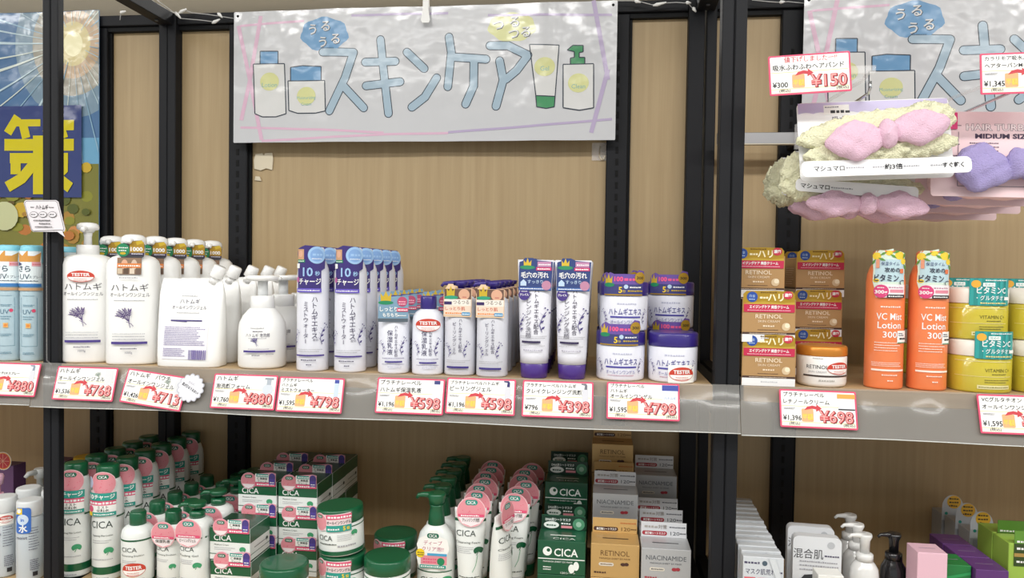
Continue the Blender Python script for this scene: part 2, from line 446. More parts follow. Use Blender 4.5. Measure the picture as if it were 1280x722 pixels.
def sprig(p, u, v, h, m, flip=1):
    st = [(u, v), (u-flip*h*.10, v+h*.3), (u+flip*h*.02, v+h*.65), (u+flip*h*.16, v+h*.86)]
    p.line(st, h*.03, m)
    for k, (t, sd) in enumerate(((.12, 1), (.25, -1), (.4, 1), (.5, -1), (.62, 1), (.75, -1))):
        i = min(int(t*3), 2); q = t*3-i; x = st[i][0]+(st[i+1][0]-st[i][0])*q; y = st[i][1]+(st[i+1][1]-st[i][1])*q
        x2, y2 = x+flip*sd*h*.16, y+h*.14
        p.poly([(x, y), ((x+x2)/2+h*.03, (y+y2)/2-h*.035), (x2, y2), ((x+x2)/2-h*.03, (y+y2)/2+h*.035)], m)
    for dx, dy in ((.22, .95), (.12, 1.02), (.3, .82)): p.ell(u+flip*h*dx, v+h*dy, h*.035, h*.035, m, 8)
def barley(p, u, v, h, m):
    for k in range(4):
        a = R(158-k*24); L = h*(.85-.08*abs(k-1.4))
        x, y = u+h*.18, v
        ex, ey = x+L*math.cos(a)*.9-h*.06*k*0, y+L*math.sin(a)*.62+h*.18
        p.line([(x, y), ((x+ex)/2, (y+ey)/2+h*.1), (ex, ey)], h*.035, m)
        for t in (.35, .5, .65, .8, .93):
            qx, qy = x+(ex-x)*t, y+(ey-y)*t+h*.1*math.sin(t*math.pi)
            for sd in (-1, 1):
                b2 = a+sd*.6; p.poly([(qx, qy), (qx+h*.1*math.cos(b2-.25), qy+h*.1*math.sin(b2-.25)), (qx+h*.17*math.cos(b2), qy+h*.17*math.sin(b2)), (qx+h*.1*math.cos(b2+.25), qy+h*.1*math.sin(b2+.25))], m)
    p.line([(u+h*.18, v), (u+h*.25, v-h*.3)], h*.03, m); p.line([(u+h*.05, v+h*.02), (u+h*.3, v-h*.1), (u+h*.4, v-h*.22)], h*.03, m)
def tester_ellipse(p, u, v, a, bb):
    p.ell(u, v, a, bb, REDT, 32); n = 24
    lo = [(u+a*.93*math.cos(math.pi+math.pi*i/n), v-bb*.12+bb*.76*math.sin(math.pi+math.pi*i/n)) for i in range(n+1)]
    p.poly(lo, PAPER); p.text('TESTER', u, v+bb*.33, bb*.72, WHT, bold=.03, fit=a*1.35)
    p.tiny(u-a*.5, u+a*.5, v-bb*.5, bb*.09, REDT, 2, bb*.24)
def crown(u, v, w, h): return [(u-w/2, v), (u+w/2, v), (u+w*.55, v+h*.8), (u+w*.25, v+h*.5), (u, v+h), (u-w*.25, v+h*.5), (u-w*.55, v+h*.8)]

# ---- blue UV spray can
def make_uv():
    CY = mat('#86cfe2', .4); BODY = mat('#b3cad4', .3, coat=.3); ln = mat('#5f8ba0', .5)
    r = 20.2
    body = B().loft([(0, 18.5), (1, 19.8), (4, r), (172, r), (178, 19), (184, 15)], BODY, 36).mesh('body')
    cap = B().loft([(182, 18), (184, 19.3), (211, 19.3), (214, 17.5), (215, 14)], CY, 32).mesh('cap')
    p = Print(cyl(r), 3)
    for u0, v0, u1, v1 in ((-14, 28, -13.4, 118), (13.4, 28, 14, 118), (-14, 28, 14, 28.6), (-10, 121, 10, 121.6)): p.rect(u0, v0, u1, v1, ln)
    p.text('UV', -2, 92, 12, mat('#56788f', .5)); p.ell(8.5, 94, 3.2, 3.2, mat('#d9466a', .5), 14); p.tiny(-9, 9, 104, 1.2, ln, 2); p.tiny(-9, 9, 82, 1.6, ln, 2, 4)
    p.rect(-4, 62, 4, 71, mat('#e0b06a', .5)); p.ell(0, 66.5, 2.6, 2.6, ORG, 12); p.tiny(-9, 9, 50, 1, ln, 3); p.tiny(-9, 9, 16, 1.2, ln, 2, seed=3); p.rect(-r*1.2, 131, r*1.2, 136, mat('#c49a72', .5))
    lp = p.mesh('label_print')
    f = cyl(r+.6)
    out = [(-22, 138), (22, 138), (23, 150), (21, 158), (23, 168), (22, 186), (21, 206), (-21, 206), (-22, 186), (-23, 168), (-21, 158), (-23, 150)]
    tag = card(out, f, mat('#e9f2f5', .5)).mesh('eye_catch_tag')
    p = Print(f, 3, base=.9)
    p.rect(-21.5, 138, 21.5, 144, mat('#3f7fbf', .5)); p.poly(crown(0, 184, 38, 22), mat('#d79a4c', .45)); p.rect(-21, 204, 21, 206, CY)
    p.text('さら', -7, 171, 13, mat('#33485e', .6), bold=.02); p.text('UV', -6, 157, 14, mat('#33485e', .6)); p.text('スプレー', 12, 156, 5.5, mat('#33485e', .6)); p.tiny(-17, 17, 148, 1.8, mat('#33485e', .6)); p.rect(6, 176, 20, 184, mat('#e8a6b0', .5)); p.tiny(7, 19, 179, 1.5, REDT); p.poly([(-18, 184), (-10, 180), (-18, 176)], NAVY)
    return ('uv_spray_can', 'spray can', [('body', body), ('cap', cap), ('label_print', lp), ('eye_catch_tag', tag, [('tag_print', p.mesh('tag_print'))])])
# ---- one litre gel pump bottle
def make_gel(kind):
    a, bb, e = 45, 30, 2.5
    body = B().loft([(0, a-3, bb-3, 0, 0, e), (1.5, a-.7, bb-.7, 0, 0, e), (5, a, bb, 0, 0, e), (180, a-.3, bb-.3, 0, 0, e), (189, a-3, bb-2.5, 0, 0, 2.4), (195, a-9, bb-7, 0, 0, 2.3), (199, 26, 20, 0, 0, 2), (200, 17, 17)], PW, 48).mesh('body')
    q = Print(sup(a, bb, e), 6)
    VI = mat('#5d4a80', .5)
    q.text('ハトムギ', 0, 140, 14.5, mat('#4c4a52', .6), sx=1.1); q.text('オールインワンジェル', 0, 127, 8.4, mat('#5a5862', .6), fit=66); q.tiny(-26, 26, 116, 1.4, GREY)
    barley(q, -6, 78, 34, VI); q.tiny(-28, 28, 56, 1.5, GREY, 3, 5, seed=4); q.rect(-30, 38, 30, 42.5, mat('#4a3a86', .5)); q.tiny(-14, 14, 29, 2, INK); q.text('1000g', 0, 23, 5.5, INK)
    if kind == 'tester': tester_ellipse(q, -2, 159, 23, 10.5)
    else: q.text('CIEVUOLE', 0, 157, 4, GREY, sx=1.2) if False else q.tiny(-16, 16, 157, 2.2, GREY)
    lp = q.mesh('label_print')
    col = B().loft([(199, 18.5), (199.5, 19.3), (216, 19), (217, 18)], GLW, 28).mesh('collar')
    parts = [('body', body), ('collar', col), ('label_print', lp)]
    if kind == 'tester':
        parts.append(('pump_stem', B().loft([(216, 7), (232, 6.5), (240, 8)], GLW, 16).mesh('pump_stem')))
        h = B().loft([(240, 9), (244, 12), (246, 18), (250, 19), (255, 18), (258, 13), (259, 6)], GLW, 28)
        h.tube([(0, -8, 247), (0, -26, 247), (0, -31, 243)], [6, 5, 4], GLW, 10)
        parts.append(('pump_head', h.mesh('pump_head')))
    else:
        h = B().loft([(217, 17), (219, 21), (226, 22), (232, 20.5), (236, 15), (237.5, 7)], GLW, 28)
        h.tube([(0, -15, 225), (0, -30, 225), (0, -33, 221)], [5.5, 5, 4], GLW, 10)
        parts.append(('pump_head', h.mesh('pump_head')))
        f = lambda u, v, o: (u, -(27+(0 if v > 196 else (196-v)*.11))-o, v)
        out = [(-20, 164), (20, 164), (20, 194), (24, 197), (25, 218), (20, 226), (2, 224), (-1, 219), (-10, 221), (-19, 214), (-20, 202), (-14, 194), (-20, 190)]
        tag = card(out, f, mat('#3b3a40', .5), step=0).mesh('neck_tag')
        q = Print(f, 0, base=.9)
        q.poly(rr(0, 199, 24, 224, 4), GOLDD); q.poly([(10, 224), (20, 226), (23, 221), (12, 217)], GOLD); q.text('1000', 11.5, 210, 10, WHT, bold=.03, fit=20); q.rect(1, 199, 24, 203.5, mat('#3a2f5a', .5)); q.tiny(3, 22, 200.5, 1.7, WHT)
        q.ell(-11, 208, 11, 12, GRN, 20); q.tiny(-18, -4, 211, 2.2, WHT, 2, 5); q.ell(-11, 202, 5, 2.5, GOLD, 12)
        q.rect(-20, 164, 20, 194, mat('#8c6f58', .5)); q.ell(-8, 182, 5.5, 9, SKIN, 14); q.ell(8, 182, 5, 9, mat('#cfb7a4', .5), 14); q.rect(-20, 176, 20, 184, mat('#d87f3d', .5)); q.tiny(-18, 18, 178.5, 2.6, WHT)
        for k in range(4): q.rect(-19+k*10, 165, -11+k*10, 175, mat(['#c9b79e', '#5a4636', '#d8c8b4', '#6b5648'][k], .6))
        parts.append(('neck_tag', tag, [('tag_print', q.mesh('tag_print'))]))
    return ('gel_pump_bottle', 'pump bottle', parts)
# ---- refill pouch
def make_pouch():
    W, H = 60, 158
    rg = []
    for z, a, d in ((0, 57, 30), (2, 58, 31), (20, 59, 29), (60, W, 24), (100, W, 17), (130, W, 10), (146, 58, 5), (H, 55, 1.6)): rg.append((z, a, d, 0, 0, 4))
    body = B().loft(rg, mat('#f4f4f2', .25, bump=.25, bscale=22), 48).mesh('body')
    sp = B(); ax = Vector((.42, 0, .9)).normalized()
    base = Vector((38, 0, 150)); sp.tube([base, base+ax*14], [8.5, 7.5], GLW, 18)
    spout = sp.mesh('spout')
    cp = B(); c0 = base+ax*12; cp.tube([c0, c0+ax*1, c0+ax*20, c0+ax*22], [11.5, 12.3, 11.3, 9.8], GLW, 22)
    def f(u, v, o):
        for (z0, a0, d0, *_), (z1, a1, d1, *_) in zip(rg, rg[1:]):
            if z0 <= v <= z1:
                t = (v-z0)/(z1-z0); a = a0+(a1-a0)*t; d = d0+(d1-d0)*t; break
        return (u, -d*(1-min(abs(u)/a, .99)**4)**.25-o, v)
    p = Print(f, 10, base=.7)
    p.text('ハトムギ', 2, 117, 9.5, INK); p.text('オールインワンジェル', 2, 106, 8, INK, fit=64); p.tiny(-14, 16, 126, 1.6, GREY); p.tiny(-20, 22, 96, 1.3, GREY)
    p.poly([(-30, 84), (28, 84), (28, 81.5), (0, 80), (-30, 81.5)], LAV)
    p.rect(-42, 14, 40, 74, mat('#e8e6ec', .5)); p.tiny(-40, 36, 70, 1.6, mat('#9088b0', .6), 11, 3.1, seed=5); p.tiny(-40, 0, 32, 1.6, mat('#9088b0', .6), 5, 3.1, seed=6)
    x = 8; rd = random.Random(2)
    while x < 38: wd = rd.choice((.8, 1.4, 2)); p.rect(x, 14, x+wd, 31, mat('#6a5a9c', .6)); x += wd+rd.choice((.8, 1.2))
    return ('refill_pouch', 'pouch', [('body', body), ('spout', spout), ('cap', cp.mesh('cap')), ('label_print', p.mesh('label_print'))])
# ---- foaming face wash bottle
def make_foam():
    body = B().loft([(0, 38), (1.5, 40.5), (5, 42), (66, 42), (80, 40), (92, 34.5), (101, 27), (106, 22.5), (107, 20)], PW, 44).mesh('body')
    col = B().loft([(106, 20.5), (107, 21.5), (127, 20.5), (129, 19)], GLW, 32).mesh('collar')
    stem = B().loft([(129, 9), (158, 9)], mat('#e6e8e8', .3), 18).mesh('pump_stem')
    hd = B().loft([(156, 24), (158, 29), (163, 30), (165.5, 28)], GLW, 32)
    hd.box(-33, 33, -9, 9, 157, 163, GLW, 2)
    p = Print(cyl(42), 4)
    p.tiny(-16, 8, 72, 1.5, GREY); p.tiny(-12, 4, 66, 1.8, INK); p.text('ハトムギ 泡洗顔', -4, 60, 7.5, INK, fit=42); p.tiny(-20, 12, 54, 1.2, GREY); barley(p, -8, 45, 15, mat('#4a3a86', .5)); p.rect(-27, 30, 25, 33.5, mat('#4a3a86', .5)); p.tiny(-18, 16, 35.5, 1.2, GREY); p.tiny(-12, 0, 24, 1.8, INK); p.tiny(10, 22, 26, 1.3, GREY)
    return ('foam_pump_bottle', 'pump bottle', [('body', body), ('collar', col), ('pump_stem', stem), ('pump_head', hd.mesh('pump_head')), ('label_print', p.mesh('label_print'))])
# ---- mist spray bottle with purple tag
def make_mist():
    r = 28
    body = B().loft([(0, 26), (1, 27.4), (3.5, r), (168, r), (180, 26.5), (191, 22.5), (198, 18.5)], mat('#e4e5ee', .25, coat=.3), 40).mesh('body')
    cap = B().loft([(196, 18.8), (197, 19.6), (214, 19), (217, 17), (218, 12)], mat('#e7e7ee', .3), 30).mesh('cap')
    p = Print(cyl(r), 3.5); T = mat('#46405e', .6)
    p.vtext('ハトムギエキス', 7, 131, 11.5, T, .005, .92); p.vtext('ミストウォーター', -8, 122, 10, T, 0, .92); p.text('配合', 9, 55, 4.5, T)
    sprig(p, 20, 47, 36, LAV, 1); sprig(p, -27, 46, 26, LAV, 1); p.tiny(-22, 20, 38, 1.1, GREY, 2, 3.4); p.rect(-25, 26.6, 23, 29.4, mat('#4a3a86', .5)); p.tiny(-15, 8, 19, 2.2, INK); p.tiny(-6, 2, 11, 2, INK)
    f = cyl(r+.8); W = 27
    tag = card([(-W, 138), (18, 138), (18, 176), (25, 180), (26, 196), (19, 205), (17, 218), (-10, 220), (-26, 214), (-28, 205), (-26, 195)], f, mat('#392a74', .35, coat=.4)).mesh('eye_catch_tag')
    q = Print(f, 3.5, base=1.); LB = mat('#9cc0e6', .4)
    q.rect(-26, 194, -12, 213, mat('#c99a76', .5)); q.ell(-19, 205, 4.5, 6, SKIN, 14); q.rect(-26, 190, -10, 195, GRN); q.tiny(-25, -11, 191.5, 1.6, WHT)
    q.ell(10, 203, 15, 15, LB, 28); q.ell(10, 203, 11, 11, mat('#7fa5d8', .4), 24); q.tiny(3, 17, 202, 4, LB); q.tiny(2, 18, 196, 1.5, WHT)
    q.text('10', -5, 174, 21, LB, bold=.02); q.text('秒', 11, 171, 8.5, LB, bold=.02); q.text('チャージ', -2, 157, 12.5, WHT, bold=.02, fit=38); q.rect(-27, 138, 18, 145, mat('#6a5ac0', .4)); q.tiny(-24, 16, 140.5, 2, WHT); q.rect(-27, 180, -20, 188, WHT); q.ell(-24, 160, 3.5, 5, mat('#b25a96', .5), 12)
    return ('mist_spray_bottle', 'spray bottle', [('body', body), ('cap', cap), ('label_print', p.mesh('label_print')), ('eye_catch_tag', tag, [('tag_print', q.mesh('tag_print'))])])
# ---- milky lotion bottle
def make_lotion(kind):
    r = 27.6
    body = B().loft([(0, 25.5), (1, 27), (3.5, r), (92, r), (101, 26), (107, 21.5), (111, 15.5), (113, 12.5)], mat('#e9ebf4', .3, coat=.2), 40).mesh('body')
    cap = B().loft([(112, 13.4), (113, 14.2), (133, 13.8), (135, 12.6)], PUR, 28).mesh('cap')
    p = Print(cyl(r), 3.5); T = mat('#3d3660', .6)
    p.vtext('保湿乳液', -6.5, 76, 10.5, T, .004, 1.04); p.vtext('ハトムギエキス配合' if kind != 'tester' else 'ムギエキス配合', 4, 84 if kind != 'tester' else 76, 6.2, T, .005, .98 if kind != 'tester' else 1.)
    sprig(p, 14, 33, 30, LAV, 1); sprig(p, -19, 33, 24, LAV, -1); p.tiny(-19, 19, 27, 1.1, LAV, 1); p.rect(-14, 20, 14, 22.6, mat('#3a2c86', .5)); p.tiny(-19, 19, 16.5, .9, LAV); p.tiny(-9, 11, 11.5, 2, mat('#c5c8d8', .5))
    if kind == 'tester': tester_ellipse(p, 0, 86, 21, 11)
    parts = [('body', body), ('cap', cap), ('label_print', p.mesh('label_print'))]
    if kind != 'tester':
        f = lambda u, v, o: (u, -28.6-o-max(0, v-100)*-.05, v)
        out = [(-27, 90), (24, 90), (25, 133), (6, 135), (-5, 133), (-8, 141), (-22, 141), (-26, 132)]
        tag = card(out, f, mat('#7b9cb4', .4, coat=.3), step=0).mesh('eye_catch_tag')
        q = Print(f, 0, base=.9)
        q.poly(crown(-14, 124, 17, 19), GOLD); q.ell(-14, 123, 13, 3.4, GRN, 16); q.rect(-27, 90, 24, 96, mat('#54606a', .5)); q.text('しっとり', -9, 112, 9, WHT, bold=.02, fit=30); q.text('もちもち', -6, 102, 8, WHT, bold=.02, fit=26); q.ell(14, 125, 8.5, 8.5, mat('#b7486c', .5), 18); q.tiny(8, 20, 124, 2, PINKL, 2, 4); q.rect(5, 108, 24, 114, mat('#d9476b', .5)); q.tiny(7, 22, 109.6, 2.3, WHT); q.tiny(7, 20, 100, 2, WHT)
        parts.append(('eye_catch_tag', tag, [('tag_print', q.mesh('tag_print'))]))
    return ('lotion_bottle', 'bottle', parts)
# ---- peeling gel pump bottle
def make_peel():
    a = 27; e = 2.7
    body = B().loft([(0, 25, 25, 0, 0, e), (1, 26.5, 26.5, 0, 0, e), (3.5, a, a, 0, 0, e), (124, a, a, 0, 0, e), (131, 25, 25, 0, 0, 2.4), (136, 19, 19), (138, 13)], mat('#d3d4dc', .35), 44).mesh('body')
    col = B().loft([(137, 12), (148, 11.5), (149, 8)], PUR, 24).mesh('collar')
    hd = B().loft([(148, 6), (152, 6), (154, 11), (159, 12), (161, 11)], PUR, 20)
    hd.tube([(0, 0, 158), (-17, -2, 158), (-30, -3, 157), (-34, -3, 152)], [4.5, 4.2, 3.4, 2.6], PUR, 10); hd.box(-12, 12, -9, 9, 158, 161, PUR, 1)
    p = Print(sup(a, a, e), 5); T = mat('#57536a', .6)
    p.vtext('ハトムギエキス配合', 3, 98, 6.6, T, .005, .98); p.vtext('ピーリングジェル', -7, 92, 7, T, .005, 1.); sprig(p, 11, 32, 27, LAV, 1); sprig(p, -17, 32, 23, LAV, -1); p.tiny(-20, 20, 26, 1.1, GREY, 2, 3); p.rect(-20, 13, 18, 16.4, mat('#3f3480', .5)); p.tiny(-18, 18, 9, 1., GREY)
    f = lambda u, v, o: (u, -28.2-o, v)
    out = [(-26, 101), (22, 101), (22, 149), (-6, 149), (-10, 157), (-18, 157), (-24, 148), (-26, 140)]
    tag = card(out, f, mat('#e9c9a4', .4, coat=.3), step=0).mesh('eye_catch_tag')
    q = Print(f, 0, base=.9)
    q.rect(-25, 124, 21, 148.5, mat('#6a4f44', .5)); q.ell(9, 139, 9.5, 9.5, SKIN, 20); q.rect(-2, 148, 21, 158, mat('#e9c9a4', .4)) if False else None
    q.rect(6, 134, 13, 135.4, mat('#b8605c', .5)); q.rect(-25, 120, 21, 131, mat('#efe6dc', .5)); q.text('つるつる', 4, 126, 8, BLACKI, fit=27); q.poly(crown(-14, 134, 13, 20), GOLD); q.ell(-13, 134, 12, 3.2, mat('#2f9a78', .5), 16); q.rect(-25, 104, 21, 120, mat('#ead3c0', .5))
    q.text('しっとり肌', -6, 115, 6.5, mat('#c25a3f', .5), bold=.02, fit=34); q.tiny(-23, 4, 106, 2.6, ORG, 1); q.rrect(5, 103.5, 20, 109, 2, mat('#4a98c8', .5)); q.tiny(6.5, 18.5, 105, 1.8, WHT); q.rect(-25, 122, -12, 127, mat('#3a2b60', .5))
    return ('peeling_gel_bottle', 'pump bottle', [('body', body), ('collar', col), ('pump_head', hd.mesh('pump_head')), ('label_print', p.mesh('label_print')), ('eye_catch_tag', tag, [('tag_print', q.mesh('tag_print'))])])
# ---- squeeze tube standing on its cap
def tube_rings(z0, z1, r, w): return [(z0+(z1-z0)*t, r+(w-r)*t, max(r*math.sqrt(max(0, 1-t**1.6)), 1.), 0, 0, 2+.6*t) for t in [i/12 for i in range(13)]]
def tube_map(z0, z1, r, w):
    def f(u, v, o):
        t = min(max((v-z0)/(z1-z0), 0), 1); a = r+(w-r)*t; d = max(r*math.sqrt(max(0, 1-t**1.6)), 1.); e = 2+.6*t
        return (u, -d*(1-min(abs(u)/a, .99)**e)**(1/e)-o, v)
    return f
def make_tube():
    z0, z1, r, wd = 25, 200, 24, 30.5
    body = B().loft(tube_rings(z0, z1-8, r, wd)+[(z1, wd, 1)], mat('#e6e6ee', .33, coat=.2), 40).mesh('body')
    cap = B().loft([(0, 21.5), (1, 22.5), (24, 23.6), (26, 22)], mat('#4d3187', .35, coat=.3), 32).mesh('cap')
    p = Print(tube_map(z0, z1-8, r, wd), 5, base=.6); T = mat('#3e3850', .6)
    p.vtext('ハトムギエキス配合', 4, 152, 8.8, T, .005, .98); p.vtext('クレンジング洗顔', -9, 145, 10, T, .0, .97); sprig(p, 14, 78, 40, LAV, 1); sprig(p, -22, 78, 30, LAV, 1); p.tiny(-23, 23, 71, 1.1, GREY, 2, 3); p.rect(-20, 60, 12, 63.6, mat('#33294f', .5)); p.tiny(-21, 20, 55, 1.1, GREY, 1); p.tiny(-17, 14, 47, 2.6, mat('#b5b2c0', .5))
    f = lambda u, v, o: (u, -(17.6-(v-140)*.13)-o, v)
    out = [(-27, 148), (28, 148), (30, 197), (4, 199), (-4, 203), (-18, 203), (-21, 198), (-27, 196)]
    tag = card(out, f, mat('#2b3f78', .35, coat=.4), step=0).mesh('eye_catch_tag')
    q = Print(f, 0, base=.9)
    q.poly(crown(-13, 186, 12, 17), GOLD); q.ell(-13, 187, 13, 3.4, GRN, 16); q.rect(4, 188, 27, 197, mat('#b982a6', .5)); q.tiny(6, 26, 191, 2.2, WHT); q.rect(2, 182, 28, 187.5, mat('#c9306a', .5)); q.tiny(4, 26, 183.6, 2.3, WHT); q.text('毛穴の汚れ', 0, 174, 11, WHT, bold=.02, fit=47); q.text('すっきり', 1, 163, 7, LBL, bold=.01, fit=26); q.poly([(-24, 156), (-14, 156), (-14, 162), (-19, 167), (-24, 162)], LBL); q.rect(-27, 149, 28, 153.5, mat('#3d64a8', .5)); q.tiny(-24, 20, 150.4, 1.7, WHT); q.ell(20, 157, 8, 8, mat('#b8809c', .5), 16)
    pc = Print(lambda u, v, o: f(u, v, o), 0, base=1.); pc.ell(-17, 141, 9.5, 9.5, mat('#43307e', .4), 24); pc.text('クレイ入', -17, 141, 4.6, WHT, bold=.03, fit=15); pc.tiny(-22, -12, 146, 1.2, WHT)
    q2 = pc.mesh('round_sticker')
    return ('face_wash_tube', 'tube', [('body', body), ('cap', cap), ('label_print', p.mesh('label_print')), ('round_sticker', q2), ('eye_catch_tag', tag, [('tag_print', q.mesh('tag_print'))])])
# ---- cream jar, purple lid
def make_jar(kind):
    r = 41
    body = B().loft([(0, 38), (1, 39.7), (4, r-.6), (56, r), (59, r-1)], mat('#e8e9f3', .35, coat=.2), 48).mesh('body')
    lid = B().loft([(59, r+.1), (60, r+.6), (79, r+.4), (81.5, r-1.2), (82, r-3)], PUR, 48).mesh('lid')
    p = Print(cyl(r), 5); T = mat('#4c4a92', .6)
    p.tiny(-14, 16, 44, 3, mat('#c2c4d8', .5)); p.text('ハトムギエキス', 0, 32, 12.5, T, bold=.01, fit=58); p.rect(-26, 22, 27, 24.6, mat('#4a44a0', .5)); p.text('オールインワンゲル', 0, 15, 7.5, mat('#7d7fb4', .6), fit=50); p.tiny(-22, 22, 9, 1, mat('#b86a8a', .5)); sprig(p, 33, 12, 24, LAV, 1); sprig(p, -37, 12, 24, LAV, -1)
    parts = [('body', body), ('lid', lid), ('label_print', p.mesh('label_print'))]
    if kind == 'tester':
        f = cyl(r+.5)
        s = card(rr(-8, 0.5, 39, 30, 1), f, PAPER, .2).mesh('tester_sticker'); q = Print(f, 4, base=.9); tester_ellipse(q, 15, 15, 21.5, 11.5)
        parts.append(('tester_sticker', s, [('sticker_print', q.mesh('sticker_print'))]))
    else:
        f = cyl(r+1.2)
        out = [(-40, 60), (30, 60), (31, 84), (35, 88), (33, 100), (22, 102), (17, 95), (-20, 95), (-27, 98), (-34, 95), (-40, 88)]
        tag = card(out, f, mat('#6a4fa0', .4, coat=.3)).mesh('eye_catch_tag'); q = Print(f, 4, base=.9)
        q.rect(-39.5, 60, 30, 78, mat('#3d3f78', .5)); q.rect(-39.5, 59.5, 30, 61.5, GOLDD); q.poly(crown(-30, 76, 13, 20), GOLD); q.ell(-29, 77, 10, 3.6, GRN, 16); q.text('100', -12, 87, 10, mat('#e85a8c', .5), bold=.05, fit=15); q.text('1000', 2, 87, 10, mat('#e85a8c', .5), bold=.05, fit=11) if False else q.tiny(-3, 12, 84, 4.5, mat('#e85a8c', .5)); q.text('5', -9, 69, 14, YEL, bold=.02); q.text('分', -3, 66.5, 5, YEL); q.ell(0, 74, 3.6, 3.6, LBL, 14); q.tiny(6, 27, 72, 2.4, WHT, 1); q.tiny(3, 27, 66, 2.4, GOLD, 1)
        q.ell(24, 89, 10, 10, GOLDD, 20); q.text('300', 24, 89, 6.5, mat('#4a3a20', .5), bold=.03, fit=13)
        parts.append(('eye_catch_tag', tag, [('tag_print', q.mesh('tag_print'))]))
    return ('cream_jar', 'jar', parts)
# ---- retinol box and tester jar
def make_retbox():
    W, D, H = 42, 41, 70; GB = mat('#b99262', .4, .15); BR = mat('#4a342c', .5); CRM = mat('#f0dcc0', .5)
    body = B().box(-W, W, -D, D, 0, H, GB, .8).mesh('carton')
    p = Print(flat(D), base=.25)
    p.rect(-W+.5, .5, W-.5, 13, mat('#ececec', .4)); p.rect(-W+.5, 13, W-.5, 16.5, BR); p.tiny(-30, 30, 14.2, .9, CRM); p.tiny(-12, 14, 6, 2.4, mat('#c8c8cc', .5)); p.tiny(-17, 16, 20, 1, BR); p.tiny(-9, 9, 25.5, 2.6, CRM)
    p.text('RETINOL', 0, 42.5, 9.5, CRM, fit=42, bold=.012); p.text('SKIN CREAM', 0, 34.5, 5.2, CRM, fit=34); p.ell(27, 26, 6.5, 6.5, mat('#d9c09a', .3), 20); p.ell(29, 28, 4, 4, mat('#f3e4c6', .3), 16)
    side = Print(lambda u, v, o: (-W-o, -u, v), base=.25); side.rect(-D+.5, .5, D-.5, 13, mat('#ececec', .4)); side.rect(-D+.5, 13, D-.5, 16.5, BR); side.tiny(-28, 28, 50, 1.4, CRM, 8, 4)
    lp = p.mesh('front_print'); sp = side.mesh('side_print')
    out = [(-41, 49), (40, 49), (40, 78), (36, 83), (10, 84), (-36, 83), (-41, 78)]
    f = flat(D+.2); tag = card(out, f, mat('#c9a13a', .3, .55), step=0).mesh('eye_catch_tag'); q = Print(f, base=.9)
    q.rrect(-40, 49, 40, 64, 2, mat('#c3284e', .5)); q.poly([(-40, 63), (-10, 66.5), (20, 64), (40, 66), (40, 62), (-40, 62)], mat('#d8b44a', .3, .4)); q.text('エイジングケア 美容クリーム', 0, 57.5, 5.8, WHT, bold=.03, fit=62); q.tiny(-34, 34, 51.5, 1.4, PINKL); q.text('ハリ', 10, 73, 14, mat('#fff3c8', .4), bold=.03); q.tiny(-15, -3, 71, 3.2, mat('#fff3c8', .4)); q.tiny(-14, 12, 80, 2, mat('#7a5a1c', .5)); q.ell(-27, 73.5, 8.5, 8.5, mat('#2a4fa0', .4), 24); q.text('白金', -27, 75, 5, LBL); q.tiny(-32, -22, 69, 1.6, LBL); q.ell(29, 77, 7.5, 6.5, mat('#c8364a', .4), 20); q.text('濃密', 29, 77, 5.8, WHT, bold=.03)
    return ('retinol_cream_box', 'box', [('carton', body, [('front_print', lp), ('side_print', sp)]), ('eye_catch_tag', tag, [('tag_print', q.mesh('tag_print'))])])
def make_rettester():
    r = 39
    body = B().loft([(0, 34), (1.5, 37), (6, 38.6), (48, r), (50, r-1)], mat('#f1eeea', .3, coat=.3), 44).mesh('body')
    lid = B().loft([(50, r), (51, r+.5), (63, r+.3), (65.5, r-1.5), (66, r-4)], mat('#d48a36', .32, .45), 44).mesh('lid')
    p = Print(cyl(r), 5); p.text('RETINOL', -17, 33, 8.5, BLACKI, fit=34); p.text('SKIN CREAM', -17, 25, 4.4, GREY, fit=28); p.rect(-40, 17, 40, 19.5, mat('#3a2c28', .5)); p.tiny(-14, 10, 10, 2.6, mat('#b5b2ac', .5)); p.tiny(-24, -10, 46, 1.4, GREY); tester_ellipse(p, 19, 31, 21, 10)
    return ('retinol_tester_jar', 'jar', [('body', body), ('lid', lid), ('label_print', p.mesh('label_print'))])
